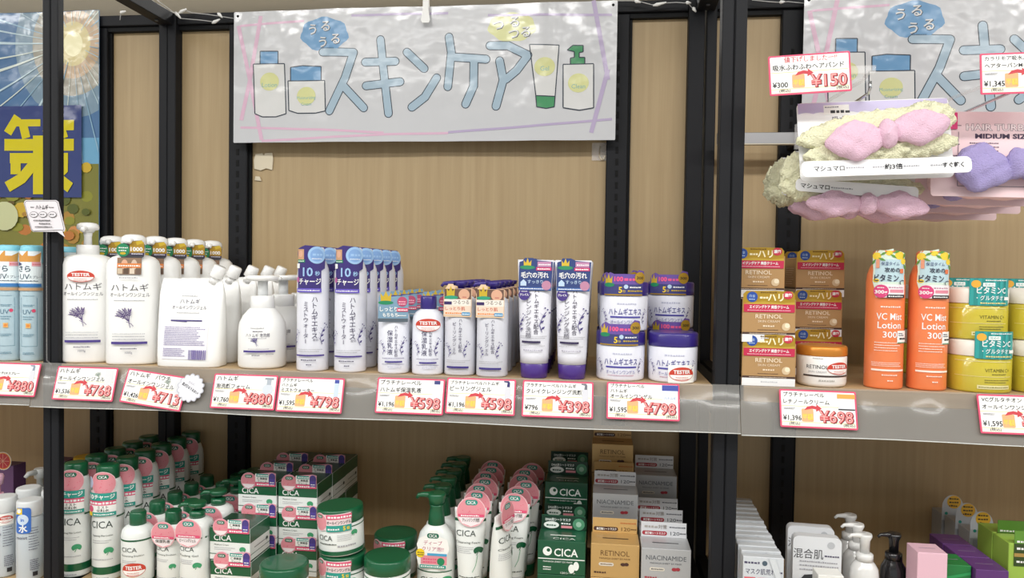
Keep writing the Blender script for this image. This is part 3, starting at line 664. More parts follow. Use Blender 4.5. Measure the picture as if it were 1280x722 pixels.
# ---- orange mist
def make_orange():
    r = 29; OG = mat('#ee8450', .3, coat=.3)
    body = B().loft([(0, 27), (1, 28.4), (3.5, r), (172, r), (184, 27.5), (196, 23.5), (203, 19)], OG, 40).mesh('body')
    cap = B().loft([(201, 19.4), (203, 20), (219, 19.4), (222, 17), (223, 12)], OG, 30).mesh('cap')
    p = Print(cyl(r), 3.5); W = mat('#fbe9dc', .5)
    p.text('VC Mist', 2, 117, 15, WHT, bold=.012, fit=40); p.text('Lotion', 2, 103, 15, WHT, bold=.012, fit=36); p.text('300g', 6, 88, 14, WHT, bold=.012, fit=28); p.tiny(-12, 16, 131, 2.4, W); p.tiny(-20, 22, 74, 1.4, W, 4, 4.2); p.tiny(-24, 22, 42, 1.1, W, 3, 2.6); p.rect(-24, 29, 28, 32, W); p.tiny(-8, 14, 22, 1.8, W); p.tiny(0, 8, 13, 2, W)
    f = cyl(r+.8)
    out = [(-20, 147), (22, 147), (26, 160), (24, 180), (27, 200), (24, 218), (14, 221), (4, 225), (-8, 222), (-20, 223), (-27, 212), (-25, 190), (-26, 172), (-22, 160)]
    tag = card(out, f, mat('#d8e8d8', .45)).mesh('eye_catch_tag'); q = Print(f, 3.5, base=.9)
    q.rect(-22, 172, 23, 208, mat('#bcd6de', .5)); LM = mat('#f0cf3e', .45); LF = mat('#5f9440', .5)
    for x, y, a, c in ((-20, 213, 7, 6), (14, 214, 8, 6.5), (21, 205, 5, 5), (-2, 218, 5, 4), (-20, 174, 5, 3)): q.ell(x, y, a, c, LM, 16)
    for x, y, an in ((-10, 217, .5), (4, 213, -.6), (-12, 208, -.4), (22, 214, 1.2), (8, 220, .2), (-24, 204, 1.), (24, 196, -1)):
        c, s_ = math.cos(an), math.sin(an); q.poly([(x-6*c, y-6*s_), (x+2*s_, y-2*c), (x+6*c, y+6*s_), (x-2*s_, y+2*c)], LF)
    q.text('保湿タイム', 0, 201, 6.5, NAVY, fit=26); q.text('攻めの', 3, 191, 8.5, mat('#33364a', .5), bold=.02, fit=22); q.text('ビタミン', -5, 178, 12.5, mat('#33364a', .5), bold=.02, fit=35); q.text('C', 18, 171, 13, mat('#33364a', .5)); q.rect(-20, 194, -15, 208, mat('#e59a7a', .5)); q.rect(14, 186, 20, 193, mat('#e0764a', .5)); q.rect(-16, 147, 23, 168, mat('#efe6e8', .5)); q.tiny(-2, 20, 162, 2.4, mat('#b88aa0', .5)); q.rrect(0, 155, 21, 160, 1, mat('#e08a9c', .5)); q.rect(-4, 146.5, 23, 152, BLACKI); q.tiny(-2, 21, 148.2, 2, WHT); q.ell(-12, 157, 10.5, 10.5, mat('#d8447c', .45), 24); q.text('300g', -12, 156, 7.5, WHT, bold=.03, fit=17); q.tiny(-17, -7, 162, 1.6, WHT)
    st = card(rr(14, 74, 38, 94, 1), cyl(r+.5), PAPER, .2); s2 = Print(cyl(r+.5), 3.5, base=.8); s2.tiny(16, 26, 89, 1.6, INK, 2, 3); s2.rect(22, 77, 36, 83, BLACKI) if False else s2.tiny(18, 36, 80, 3, BLACKI); s2.rect(14.5, 74.3, 38, 75.6, GRN)
    return ('orange_mist_can', 'spray can', [('body', body), ('cap', cap), ('label_print', p.mesh('label_print')), ('price_sticker', st.mesh('price_sticker'), [('sticker_print', s2.mesh('sticker_print'))]), ('eye_catch_tag', tag, [('tag_print', q.mesh('tag_print'))])])
# ---- yellow vitamin jar
def make_vit():
    r = 46; YB = mat('#c9b93e', .18, coat=.5)
    body = B().loft([(0, 44), (1, 45.3), (4, r), (54, r), (57, r-2)], YB, 48).mesh('body')
    lid = B().loft([(57, r-.4), (58, r), (79, r), (81.5, r-1.5), (82, r-4)], mat('#eeeae0', .3), 48).mesh('lid')
    p = Print(cyl(r), 5); T = mat('#6a6420', .6)
    p.text('VITAMIN C+', 20, 36, 8, T, fit=40); p.tiny(10, 34, 29, 1.5, T); p.tiny(0, 40, 20, 1.2, T, 2, 3.4); p.rect(-44, 49, 44, 49.8, mat('#e9e0a0', .4)); p.rect(-44, 25.5, 44, 26.1, mat('#e9e0a0', .4)); p.rect(-10, 6.5, 40, 12.5, mat('#e3dba2', .4)); p.tiny(-8, 38, 8.6, 1.6, T)
    f = cyl(r+1.)
    out = rr(-15, 54, 48, 97, 2); tag = card(out, f, mat('#2a8f8c', .35, coat=.3)).mesh('eye_catch_tag'); q = Print(f, 4, base=.9)
    for k in range(6): q.rect(-14+k*10.5, 54.5, -9+k*10.5, 96.5, mat('#35a3a0', .35))
    q.text('ビタミンC', 17, 78, 12, WHT, bold=.02, fit=44); q.text('・グルタチオン', 18, 66, 8.5, WHT, bold=.01, fit=46); q.ell(-6, 88, 6.5, 6, mat('#eeb040', .4), 18); q.rrect(3, 84, 20, 90, 1, WHT); q.text('攻めの', 11.5, 87, 4.5, TEAL); q.tiny(6, 42, 93, 1.8, WHT); q.tiny(0, 40, 57, 2.2, mat('#e8d890', .5)); q.rrect(36, 63, 47, 68, 1, WHT)
    return ('vitamin_jar', 'jar', [('body', body), ('lid', lid), ('label_print', p.mesh('label_print')), ('eye_catch_tag', tag, [('tag_print', q.mesh('tag_print'))])])

UVP = make_uv(); GELT = make_gel('tester'); GELP = make_gel('plain'); POU = make_pouch(); FOA = make_foam(); MIS = make_mist()
LOT = make_lotion('plain'); LOTT = make_lotion('tester'); PEE = make_peel(); TUB = make_tube(); JAR = make_jar('plain'); JART = make_jar('tester')
RBX = make_retbox(); RTS = make_rettester(); ORA = make_orange(); VIT = make_vit()
E1 = .0005
def fx(px, Y): return atY(px, 440, Y).x
def face(x, y, k): return R(k*math.degrees(math.atan2(CAM.x-x, y-CAM.y)))
def files(proto, cols, n, pitch, desc, group, z=0, tail=' file', turn=0.):
    """rows of goods running back from the shelf edge"""
    for ci, (x, y0, cname) in enumerate(cols):
        cnt = n if isinstance(n, int) else n[ci]; a = face(x, y0, turn)
        for k in range(cnt): spawn(proto, (x, y0+k*pitch, z), f'{desc}, {ORD[k]} in the {cname}{tail}', group, rot=(0, 0, a))
files(UVP, [(fx(13, .018), .018, 'middle left'), (fx(41, .018), .018, 'post side')], [4, 4], .046, 'pale blue UV spray can with crown tag', 'blue UV spray cans', E1, turn=.5)
xg1, xg2 = fx(110, .034), fx(167, .028)
spawn(GELT, (xg1, .034, E1), 'white pump bottle with red TESTER oval and raised pump', 'large white pump bottles', rot=(0, 0, R(20)))
files(GELP, [(xg1, .103, 'file behind the tester'), (xg2, .028, 'file beside the pouches')], [4, 5], .0685, 'white gel pump bottle with 1000 neck tag', 'large white pump bottles', E1, tail='', turn=.6)
xp = fx(240, .022)
for k in range(5): spawn(POU, (xp+(0, -.004, -.001, .002, 0)[k], .024+k*.0655, E1), ('front white refill pouch with barcode, cap tilted right', 'second white refill pouch, behind the front pouch', 'third white refill pouch behind the front pouch', 'fourth white refill pouch behind the front pouch', 'rearmost white refill pouch by the wood back panel')[k], 'white refill pouches', rot=(0, 0, R(3)))
files(FOA, [(fx(328, .038), .038, 'pouch side')], 3, .0875, 'round white foam face wash pump bottle', 'white foam bottles', E1, turn=.75)
files(MIS, [(fx(391, .02), .02, 'left'), (fx(438, .02), .02, 'right')], 5, .0605, 'white mist bottle with purple 10 second tag', 'purple tagged mist bottles', E1, turn=.6)
files(LOT, [(fx(492.5, .02), .02, 'file left of the TESTER bottle'), (fx(535, .02), .08, 'file behind the TESTER bottle')], [5, 4], .059, 'white lotion bottle with grey blue tag', 'white lotion bottles', E1, tail='', turn=.9)
spawn(LOTT, (fx(535, .02), .02, E1), 'white lotion bottle with red TESTER oval and purple cap', 'white lotion bottles', rot=(0, 0, R(13)))
files(PEE, [(fx(575.5, .026), .026, 'left'), (fx(615.5, .02), .02, 'right')], [5, 5], .0645, 'grey peeling gel bottle with purple pump and face tag', 'purple pump gel bottles', E1, turn=.3)
files(TUB, [(fx(668, .016), .016, 'left'), (fx(715, .016), .016, 'right')], 5, .0575, 'white face wash tube with navy tag and purple cap', 'purple capped face wash tubes', E1)
xj1, xj2 = fx(775.5, .036), fx(841, .034)
spawn(JAR, (xj1, .036, E1), 'purple tagged white cream jar, bottom front of the left stack', 'purple lidded cream jars')
spawn(JAR, (xj1+.004, .042, .0835), 'purple tagged white cream jar, top front of the left stack', 'purple lidded cream jars', rot=(0, 0, R(3)))
spawn(JART, (xj2, .034, E1), 'purple lidded cream jar with red TESTER sticker', 'purple lidded cream jars', rot=(0, 0, R(-4)))
spawn(JAR, (xj2+.003, .1225, E1), 'cream jar half hidden behind the purple lidded TESTER jar', 'purple lidded cream jars')
spawn(JAR, (xj2+.003, .126, .0835), 'purple tagged cream jar on top, above the TESTER jar', 'purple lidded cream jars', rot=(0, 0, R(-8)))
spawn(JAR, (xj1, .13, E1), 'lower cream jar at the back of the left jar stack', 'purple lidded cream jars')
spawn(JAR, (xj1, .1335, .0835), 'upper cream jar at the back of the left jar stack', 'purple lidded cream jars')
GB = 'gold retinol cream boxes'
xr = fx(961, -.008)
spawn(RBX, (xr+.001, .0335, E1), 'gold retinol box at the bottom of the post side stack', GB, rot=(0, 0, R(-1)))
spawn(RBX, (xr-.002, .033, .0715), 'gold retinol box in the middle of the post side stack', GB, rot=(0, 0, R(1)))
spawn(RBX, (xr-.009, .0745, .1425), 'gold retinol box on top, next to the black post', GB, rot=(0, 0, R(-2)))
xr2 = fx(1022.5, .138)
for k, (dx, z, nm) in enumerate(((0, E1, 'bottom'), (-.001, .0715, 'middle'), (.001, .1425, 'top'))):
    spawn(RBX, (xr2+dx, .181, z), f'gold retinol box at the {nm} of the stack behind the TESTER jar', GB, rot=(0, 0, R((1, -1, 0)[k])))
for k, (z, nm) in enumerate(((E1, 'lower'), (.0715, 'middle'), (.1425, 'upper'))):
    spawn(RBX, (xr+.003, .168 if k == 2 else .124, z), f'{nm} gold retinol box directly behind the post side stack', GB)
    spawn(RBX, (xr2, .2685, z), f'{nm} gold retinol box at the very back of the right gold stack', GB)
spawn(RTS, (fx(1027, .036), .036, E1), 'white retinol jar with orange lid and red TESTER oval', 'opened tester jars')
spawn(ORA, (fx(1104.5, .03), .03, E1), 'orange mist can with lemon tag, nearer the gold boxes', 'orange lemon tagged cans', rot=(0, 0, R(-8)))
spawn(ORA, (fx(1158.5, .03), .03, E1), 'orange mist can with lemon tag, next to the yellow jars', 'orange lemon tagged cans', rot=(0, 0, R(-6)))
xv = fx(1224, .036)
for cx, nm in ((xv, 'left'), (xv+.098, 'right')):
    for k, y in enumerate((.038, .134, .23)):
        spawn(VIT, (cx, y, E1), f'yellow vitamin jar below, {ORD[k]} in the {nm} file', 'yellow vitamin jars', rot=(0, 0, R(-14)))
        spawn(VIT, (cx-.003, y+.01, .0835), f'yellow vitamin jar on top, {ORD[k]} in the {nm} file', 'yellow vitamin jars', rot=(0, 0, R(-17)))

# ================================================================== goods on the lower shelf
ZL = -.414+E1
CG = mat('#125a38', .3, coat=.3); CGD = mat('#0d4029', .35, coat=.3); CW = mat('#e9edea', .3, coat=.2); CT = mat('#3a4540', .6); CPK = mat('#e2929c', .45); CPK2 = mat('#e0557a', .5); CTL = mat('#2f9c8e', .45); CLEAF = mat('#3f9c6c', .5)
def leaf(p, u, v, r, m):
    o = [(u, v-r*.25)]
    for i in range(15):
        a = R(-62+i*304/14-0)
        a = R(-50)+R(280)*i/14; o.append((u+r*math.cos(a)*1.05, v+r*math.sin(a)*.85))
    p.poly(o, m); p.line([(u, v-r*.2), (u-r*.35, v-r*1.0)], r*.14, m)
def pill(p, u, v, w, t='CICA', m=None, h=None):
    h = h or w*.42; p.rrect(u-w/2, v-h/2, u+w/2, v+h/2, h*.48, m or mat('#1c6b52', .45)); p.text(t, u, v, h*.8, WHT, bold=.02, fit=w*.7)
def dots(p, u, v, r, n, m, seed=3):
    rd = random.Random(seed)
    for _ in range(n):
        a = rd.random()*6.28; q = r*math.sqrt(rd.random())*.85; p.ell(u+q*math.cos(a), v+q*math.sin(a), .7, .7, m, 6)
def round_tag(f, u, v, r, sub, base=.9, band=True, step=4):
    tag = card([(u+r*math.cos(2*math.pi*i/28), v+r*math.sin(2*math.pi*i/28)) for i in range(28)], f, mat('#f3c3c8', .4, coat=.3), step=step).mesh('eye_catch_tag')
    q = Print(f, step, base=base); q.ell(u, v, r*.95, r*.95, CPK, 28); q.poly([(u-r*.9, v-r*.3), (u+r*.9, v-r*.3), (u+r*.6, v-r*.74), (u, v-r*.94), (u-r*.6, v-r*.74)], mat('#f4e8ea', .5))
    pill(q, u, v+r*.64, r*.85, m=mat('#2a8f80', .4)); dots(q, u, v+r*.2, r*.8, 12, CPK2)
    if band: q.rect(u-r*.88, v-r*.3, u+r*.88, v-r*.12, CPK2); q.tiny(u-r*.7, u+r*.6, v-r*.26, r*.09, WHT)
    q.text(sub, u, v-r*.5, r*.26, CT, bold=.01, fit=r*1.2)
    return ('eye_catch_tag', tag, [('tag_print', q.mesh('tag_print'))])
def make_cmist():
    r = 27.5
    body = B().loft([(0, 25.5), (1, 27), (3.5, r), (158, r), (172, 26), (184, 22.5), (191, 19)], CW, 40).mesh('body')
    cap = B().loft([(189, 20), (190, 20.6), (211, 20.2), (214, 18.5), (215, 14)], CG, 30).mesh('cap')
    p = Print(cyl(r), 3.5)
    p.rect(-80, 12, 80, 26, CG); p.rect(-80, 128, 80, 131.5, CG) if False else None; p.text('CICA', -2, 107, 19, CT, bold=.0, fit=42); p.text('Repairing Mist Lotion', 0, 86, 5, CT, fit=38); p.tiny(-20, 18, 76, 1.1, GREY, 2, 4); leaf(p, 12, 57, 8, CLEAF); p.tiny(-20, 20, 40, 1.5, GREY); p.tiny(-10, 12, 5, 2, GREY)
    for u in (50, -50): p.rect(u-25, 118, u+25, 121, CG)
    f = cyl(r+.7); o = []
    for i in range(25): a = R(-35)+R(250)*i/24; o.append((2+23*math.cos(a), 184+23*math.sin(a)))
    o += [(-27, 170), (-27, 124), (24, 124), (24, 170)]
    tag = card(o, f, mat('#f0d5d6', .4, coat=.3)).mesh('eye_catch_tag'); q = Print(f, 3.5, base=.9)
    q.ell(2, 184, 22, 22, CPK, 28); pill(q, 2, 197, 21); dots(q, 2, 182, 20, 16, CPK2); q.rect(-27, 153, 25, 167, CTL); q.text('10', -19, 160, 11, WHT, bold=.04, fit=12); q.text('チャージ', 5, 160, 10, WHT, bold=.03, fit=34); q.rect(-27, 144, 24, 152, CPK2); q.tiny(-24, 22, 146, 4.4, WHT); q.rect(-27, 131, 24, 144, PAPER); q.text('ミスト', 3, 140.5, 6, CT, bold=.02, fit=17); q.text('化粧水', 3, 134.5, 6, CT, bold=.02, fit=20); q.ell(-20, 137, 6.5, 6.5, CPK2, 16); q.rect(-27, 124, -16, 131, YEL); q.rect(-16, 124, 24, 131, CTL); q.tiny(-13, 22, 126, 2.4, WHT)
    st = card([(-27+10*math.cos(i*.4), 185+11*math.sin(i*.4)) for i in range(16)], cyl(r+1.1), mat('#b9c8e2', .4), .4).mesh('round_sticker')
    return ('green_mist_bottle', 'spray bottle', [('body', body), ('cap', cap), ('label_print', p.mesh('label_print')), ('eye_catch_tag', tag, [('tag_print', q.mesh('tag_print'))]), ('round_sticker', st)])
def make_cemul(kind):
    r = 28.5
    body = B().loft([(0, 26), (1, 27.6), (3.5, r), (94, r), (104, 26.5), (110, 21), (113, 14)], CW, 40).mesh('body')
    cap = B().loft([(112, 14), (113, 14.8), (134, 14.4), (137, 12.5)], CG, 28).mesh('cap')
    p = Print(cyl(r), 3.5); p.rect(-80, 0.5, 80, 12, CG); p.rect(-80, 88, 80, 91, CG); p.text('CICA', -7, 73, 12, CT, fit=30); p.text('Moisturizing Emulsion', -1, 62, 4.6, CT, fit=42); leaf(p, 14, 40, 6, CLEAF); p.tiny(-20, 8, 52, 1.1, GREY, 2, 3); p.tiny(-20, 20, 18, 1.4, GREY)
    parts = [('body', body), ('cap', cap)]
    if kind == 'tester': tester_ellipse(p, 2, 36, 21, 12.5)
    parts.append(('label_print', p.mesh('label_print')))
    if kind != 'tester': parts.append(round_tag(lambda u, v, o: (u, -r-1-o, v), -2, 100, 24, '保湿乳液', step=0))
    return ('green_lotion_bottle', 'bottle', parts)
def make_cgel():
    a = 27; e = 2.7
    body = B().loft([(0, 25, 25, 0, 0, e), (1, 26.5, 26.5, 0, 0, e), (3.5, a, a, 0, 0, e), (118, a, a, 0, 0, e), (126, 25, 25, 0, 0, 2.4), (131, 19, 19), (133, 13)], CW, 44).mesh('body')
    col = B().loft([(132, 14), (144, 13.5), (146, 9)], CG, 24).mesh('collar')
    hd = B().loft([(145, 7), (150, 7), (152, 15), (158, 16.5), (161, 15)], CG, 22); hd.tube([(-8, -2, 156), (-26, -6, 156), (-32, -8, 151)], [4.5, 4, 3], CG, 10)
    p = Print(sup(a, a, e), 5); p.rect(-26.5, 100, 26.5, 103, CG); p.text('CICA', -6, 82, 12, CT, fit=30); p.text('Peeling Gel', -2, 70, 5, CT, fit=36); p.tiny(-20, 8, 61, 1.1, GREY, 3, 3); leaf(p, 14, 52, 7, CLEAF); p.tiny(-18, 18, 28, 1.3, GREY, 2, 4); p.rect(-26.5, 2, 26.5, 14, CG)
    return ('green_pump_gel_bottle', 'pump bottle', [('body', body), ('collar', col), ('pump_head', hd.mesh('pump_head')), ('label_print', p.mesh('label_print')), round_tag(lambda u, v, o: (u, -a-1.2-o, v), -1, 112, 26, 'ピーリングジェル', step=0)])
def make_cbox():
    W, D, H = 39, 38.5, 59.5
    body = B().box(-W, W, -D, D, 0, H, CW, .7).mesh('carton')
    p = Print(flat(D), base=.25); p.rect(-W+.3, 33, W-.3, H-.3, CG); p.text('CICA', -14, 41, 15, WHT, bold=.01, fit=34); p.text('Moisture Cream', -16, 28, 4, CT, fit=28); p.tiny(-30, 10, 22, 1.1, GREY, 2, 3.2); leaf(p, 25, 21, 6, CLEAF); p.rect(-W+.3, 10.5, W-.3, 11.6, CG)
    subs = [('front_print', p.mesh('front_print'))]
    for sg in (1, -1):
        s = Print((lambda sg: lambda u, v, o: (sg*(W+o), u*sg, v))(sg), base=.25); s.rect(-D+.3, 33, D-.3, H-.3, CG); s.rect(-D+.3, 10.5, D-.3, 11.6, CG); s.tiny(-22, 20, 20, 1.6, CT, 1); leaf(s, 26, 21, 4.5, CT); subs.append(('side_print', s.mesh('side_print')))
    t = Print(lambda u, v, o: (u, v, H+o), base=.2); t.rect(-W+.3, -D+.3, W-.3, D-.3, CGD); subs.append(('top_print', t.mesh('top_print')))
    f = flat(D+.2); o = [(-17+16*math.cos(R(a)), 60+16*math.sin(R(a))) for a in range(40, 330, 14)]+[(38, 51), (38, 76), (30, 78), (-4, 74)]
    tag = card(o, f, mat('#e7a6b6', .4, coat=.3), step=0).mesh('eye_catch_tag'); q = Print(f, base=.9)
    q.ell(-17, 60, 15, 15, CPK, 26); dots(q, -17, 60, 13, 10, CPK2); pill(q, -17, 69, 15); q.poly([(-30, 54), (-4, 54), (-10, 47.5), (-17, 45.5), (-24, 47.5)], mat('#f4e8ea', .5)); q.rect(-3, 59, 24, 75, PAPER); q.rect(-1, 69, 23, 75, CTL); q.tiny(1, 21, 70.6, 2.6, WHT); q.text('保湿美容', 11, 65.5, 5.4, CT, bold=.02, fit=21); q.text('クリーム', 11, 60.5, 4.6, CT, fit=18); q.rect(-3, 51, 37.5, 58, CPK2); q.tiny(0, 24, 53, 3, WHT); q.ell(31, 69, 6.5, 8, mat('#4a3c84', .45), 16); q.rect(25, 55, 37, 66, mat('#53449a', .45)); q.tiny(27, 35, 58, 2, WHT, 2, 4)
    return ('green_cream_carton', 'box', [('carton', body, subs), ('eye_catch_tag', tag, [('tag_print', q.mesh('tag_print'))])])
def make_cjar(kind=''):
    r = 41
    body = B().loft([(0, 38), (1, 39.7), (4, r-.6), (54, r), (57, r-1)], CW, 48).mesh('body')
    lid = B().loft([(57, r+.1), (58, r+.7), (79, r+.5), (81.5, r-1.2), (82, r-4)], CG, 48).mesh('lid')
    p = Print(cyl(r), 5); p.rect(-120, 50, 120, 52, CG); p.rect(-120, 3, 120, 10, CG); p.text('CICA', -22, 34, 13, CT, fit=30); p.tiny(-36, 0, 22, 2, CT); p.tiny(2, 32, 38, 1, GREY, 4, 3); leaf(p, 33, 40, 6, CLEAF); p.tiny(2, 32, 18, 3, GREY)
    parts = [('body', body), ('lid', lid), ('label_print', p.mesh('label_print'))]
    if kind != 'bare':
        f = cyl(r+1.2); o = [(-30+15*math.cos(R(a)), 62+16*math.sin(R(a))) for a in range(60, 310, 14)]+[(28, 46), (30, 78), (-20, 76)]
        tag = card(o, f, mat('#f0d8da', .4, coat=.3)).mesh('eye_catch_tag'); q = Print(f, 4, base=.9)
        q.ell(-30, 62, 14, 15, CPK, 24); pill(q, -31, 72, 14); q.rect(-17, 46, 28, 57, CTL); q.text('5', 15, 51.5, 10, YEL, bold=.03); q.text('役', 22, 51, 6, YEL, bold=.02); q.tiny(-14, 8, 49, 3, WHT); q.text('オールインワンゲル', 6, 62, 6.5, CT, bold=.02, fit=42); q.rect(-16, 68, 29, 76, CPK2); q.tiny(-13, 27, 70, 3.8, WHT)
        parts.append(('eye_catch_tag', tag, [('tag_print', q.mesh('tag_print'))]))
    return ('green_lidded_jar', 'jar', parts)
def make_cfoam():
    a, bb = 35, 25.5
    body = B().loft([(0, a-3, bb-3), (1, a-.8, bb-.8), (5, a, bb), (95, a, bb), (112, a-5, bb-4), (122, 22, 19), (128, 16, 16)], CW, 44).mesh('body')
    col = B().loft([(127, 15), (128, 16), (146, 14), (160, 12), (164, 14)], CG, 26).mesh('collar')
    hd = B().loft([(163, 13), (172, 15), (181, 17), (185, 15)], CG, 24); hd.tube([(-6, 0, 180), (-24, -3, 181), (-33, -4, 180), (-36, -4, 174)], [6, 5, 4, 3], CG, 10)
    p = Print(sup(a, bb), 5); p.text('CICA', -6, 32, 15, CT, fit=36); leaf(p, 24, 32, 8, CLEAF); p.rect(-32, 46, 32, 48, CG); p.tiny(-22, 20, 20, 1.4, GREY, 2, 4); p.rect(-33, 4, 33, 12, CG)
    f = lambda u, v, o: (u, -bb-1.5-o, v)
    o = []
    for cx, cy, rr_, a0, a1 in ((0, 112, 12, 20, 160), (-17, 98, 14, 110, 250), (17, 98, 14, -70, 70)):
        pass
    o = [(-25, 55), (25, 55), (27, 82), (30, 92), (26, 108), (14, 112), (8, 122), (-4, 124), (-12, 115), (-24, 110), (-30, 98), (-27, 86), (-30, 74)]
    tag = card(o, f, PAPER, step=0).mesh('eye_catch_tag'); q = Print(f, base=.9)
    pill(q, 0, 114, 22); q.text('ディープ', 0, 101, 9, mat('#c05a7a', .5), fit=34); q.text('クリア泡!!', 0, 90, 9, mat('#c05a7a', .5), fit=40); q.rect(-22, 62, 26, 78, CPK); q.tiny(-18, 12, 70, 3, CPK2, 2, 5); q.ell(15, 68, 7, 7, GRN, 16); q.rect(-24, 55.5, 24.5, 61, CTL); q.tiny(-22, 20, 57, 2.6, WHT); q.rect(-10, 78, 26, 82.5, mat('#4aa3cc', .5)); q.ell(-23, 82, 8, 8, YEL, 18); q.tiny(-28, -18, 82, 2, BLACKI, 2, 4)
    return ('green_foam_pump_bottle', 'pump bottle', [('body', body), ('collar', col), ('pump_head', hd.mesh('pump_head')), ('label_print', p.mesh('label_print')), ('eye_catch_tag', tag, [('tag_print', q.mesh('tag_print'))])])
def make_ctube():
    z0, z1, r, wd = 24, 165, 20.5, 29
    body = B().loft(tube_rings(z0, z1-8, r, wd)+[(z1, wd, 1)], CW, 40).mesh('body'); cap = B().loft([(0, 19), (1, 20), (23, 20.3), (25, 19)], CG, 30).mesh('cap')
    mp = tube_map(z0, z1-8, r, wd); p = Print(mp, 5, base=.6); p.rect(-28.5, 142, 28.5, 147, CG); p.text('CICA', -7, 122, 15, CT, fit=36); p.text('Cleansing Foam', -3, 106, 5.4, CT, fit=44); p.tiny(-24, 8, 97, 1.1, GREY, 4, 3.2); leaf(p, 16, 92, 8, CG); p.line([(15, 84), (12, 66), (6, 54)], .8, CLEAF); p.tiny(-18, 18, 44, 2, CT, 1); p.tiny(-18, 18, 34, 1.2, GREY, 2, 3)
    return ('green_face_wash_tube', 'tube', [('body', body), ('cap', cap), ('label_print', p.mesh('label_print')), round_tag(lambda u, v, o: (u, -(14-(v-130)*.1)-o, v), 2, 160, 26.5, 'クレンジング洗顔', step=0)])
def make_mask(kind):
    W, D, H = 42, 29, 59.5
    c1, c2, ink, bar, word = {'gold': ('#c9a468', '#c39d62', '#6a4c28', '#4a2f26', 'RETINOL'), 'silver': ('#b9bbbd', '#c4c6c8', '#50555c', '#a83440', 'NIACINAMIDE'), 'green': ('#115236', '#0f3525', '#eef3ee', '#1c5138', 'CICA')}[kind]
    M1 = mat(c1, .38, .0 if kind == 'green' else .25, coat=.2); I = mat(ink, .5)
    body = B().box(-W, W, -D, D, 0, H, M1, .7).mesh('carton'); p = Print(flat(D), base=.25)
    if kind == 'green':
        p.text('CICA', 8, 40, 19, I, bold=.015, fit=42); p.ell(-25, 41, 8, 8, I, 20); p.ell(-23, 43, 3.2, 3.2, M1, 12); p.rect(-W+1, 27, W-1, 28.6, I); p.text('MANAGA SHEET EX MASK', -6, 23, 4, I, fit=52); p.tiny(-32, -18, 12, 2, I, 2, 4); p.ell(18, 12, 5.5, 8, I, 18); p.ell(26, 17, 5, 8, I, 18); p.text('120シート', 12, 4, 5, I, fit=26)
    else:
        p.text(word, 0, 44, 13 if kind == 'gold' else 11.5, I, fit=50 if kind == 'gold' else 68); p.text('MANAGA SHEET EX MASK', 0, 34.5, 4, I, fit=54); p.rrect(-28, 21, -2, 27, 3, mat('#d9d2c4', .5)); p.tiny(-25, -5, 23, 2.2, I); p.ell(14, 25, 4.5, 3, mat(bar, .5), 12); p.ell(20, 25.5, 4, 3, mat(bar, .5), 12); p.tiny(-36, -14, 8, 3, mat(bar, .5))
    t = Print(lambda u, v, o: (u, v, H+o), base=.2); t.rrect(-22, -2, 24, 2, 1.8, mat('#3c3128' if kind == 'gold' else '#55585c' if kind == 'silver' else '#e8efe8', .6))
    if kind == 'green': t.text('CICA', 4, -16, 12, I, fit=40)
    fl = B().box(-W+2, W-2, D-1.2, D, H, H+27, mat(c1, .4, 0, coat=.2) if kind != 'silver' else mat('#dcdde0', .4), .3).mesh('header_flap')
    q = Print(lambda u, v, o: (u, D-1.2-o, v), base=.3)
    if kind == 'green':
        q.rect(-W+2.5, H+1, W-2.5, H+26, mat(c2, .4)); q.text('DNA用シートマスク', -10, H+19, 6, I, bold=.02, fit=46); q.ell(-22, H+9, 14, 6.5, I, 22); q.tiny(-31, -13, H+7, 3, M1); q.tiny(-4, 14, H+11, 3, I); q.rect(-4, H+4, 16, H+8.5, CPK); q.ell(28, H+12, 11, 11, mat('#4f8f6c', .5), 20); q.ell(28, H+12, 5, 5, mat('#9cc4ac', .5), 14)
    else:
        q.rrect(-38, H+3.5, 6, H+11, 3.5, mat(bar, .5)); q.text('高密着シートマスク', -15, H+7, 5, WHT, bold=.02, fit=36); q.text('120', 20, H+8, 9, I, fit=16); q.tiny(29, 38, H+7, 2.4, I); q.tiny(10, 36, H+18, 2.2, mat('#c2703c' if kind == 'gold' else '#5a5e66', .5), 1)
        if kind == 'silver': q.text('対策', -2, H+19, 8, mat('#8a8078', .5)); q.tiny(-34, -12, H+17, 4, mat('#b0aaa4', .5))
    return (f'{kind}_mask_box', 'box', [('carton', body, [('front_print', p.mesh('front_print')), ('top_print', t.mesh('top_print'))]), ('header_flap', fl, [('flap_print', q.mesh('flap_print'))])])
CMI = make_cmist(); CEM = make_cemul(''); CET = make_cemul('tester'); CGE = make_cgel(); CBX = make_cbox(); CJA = make_cjar(); CJB = make_cjar('bare'); CFO = make_cfoam(); CTU = make_ctube()
MK = {k: make_mask(k) for k in ('gold', 'silver', 'green')}
files(CMI, [(-.604, .062, 'post side'), (-.535, .058, 'inner')], [5, 6], .0572, 'white and green mist bottle with pink tag', 'green capped mist bottles', ZL, turn=.35)
spawn(CET, (-.4575, .034, ZL), 'white lotion bottle with green cap and red TESTER oval', 'green capped lotion bottles', rot=(0, 0, R(14)))
files(CEM, [(-.4575, .094, 'file behind the green TESTER'), (-.3965, .05, 'file right of the green TESTER')], [4, 5], .0605, 'green capped lotion bottle with pink tag', 'green capped lotion bottles', ZL, tail='')
files(CGE, [(-.3385, .032, 'pink tag')], 4, .075, 'white bottle with green pump and pink tag', 'green pump bottles', ZL)
H6 = .0603
GC = 'green cream cartons'
spawn(CBX, (-.266, .0575, ZL), 'green and white carton at the bottom front, under another carton', GC, skip=())
spawn(CBX, (-.268, .0585, ZL+H6), 'green and white carton on top of the short front stack', GC, rot=(0, 0, R(-1)))
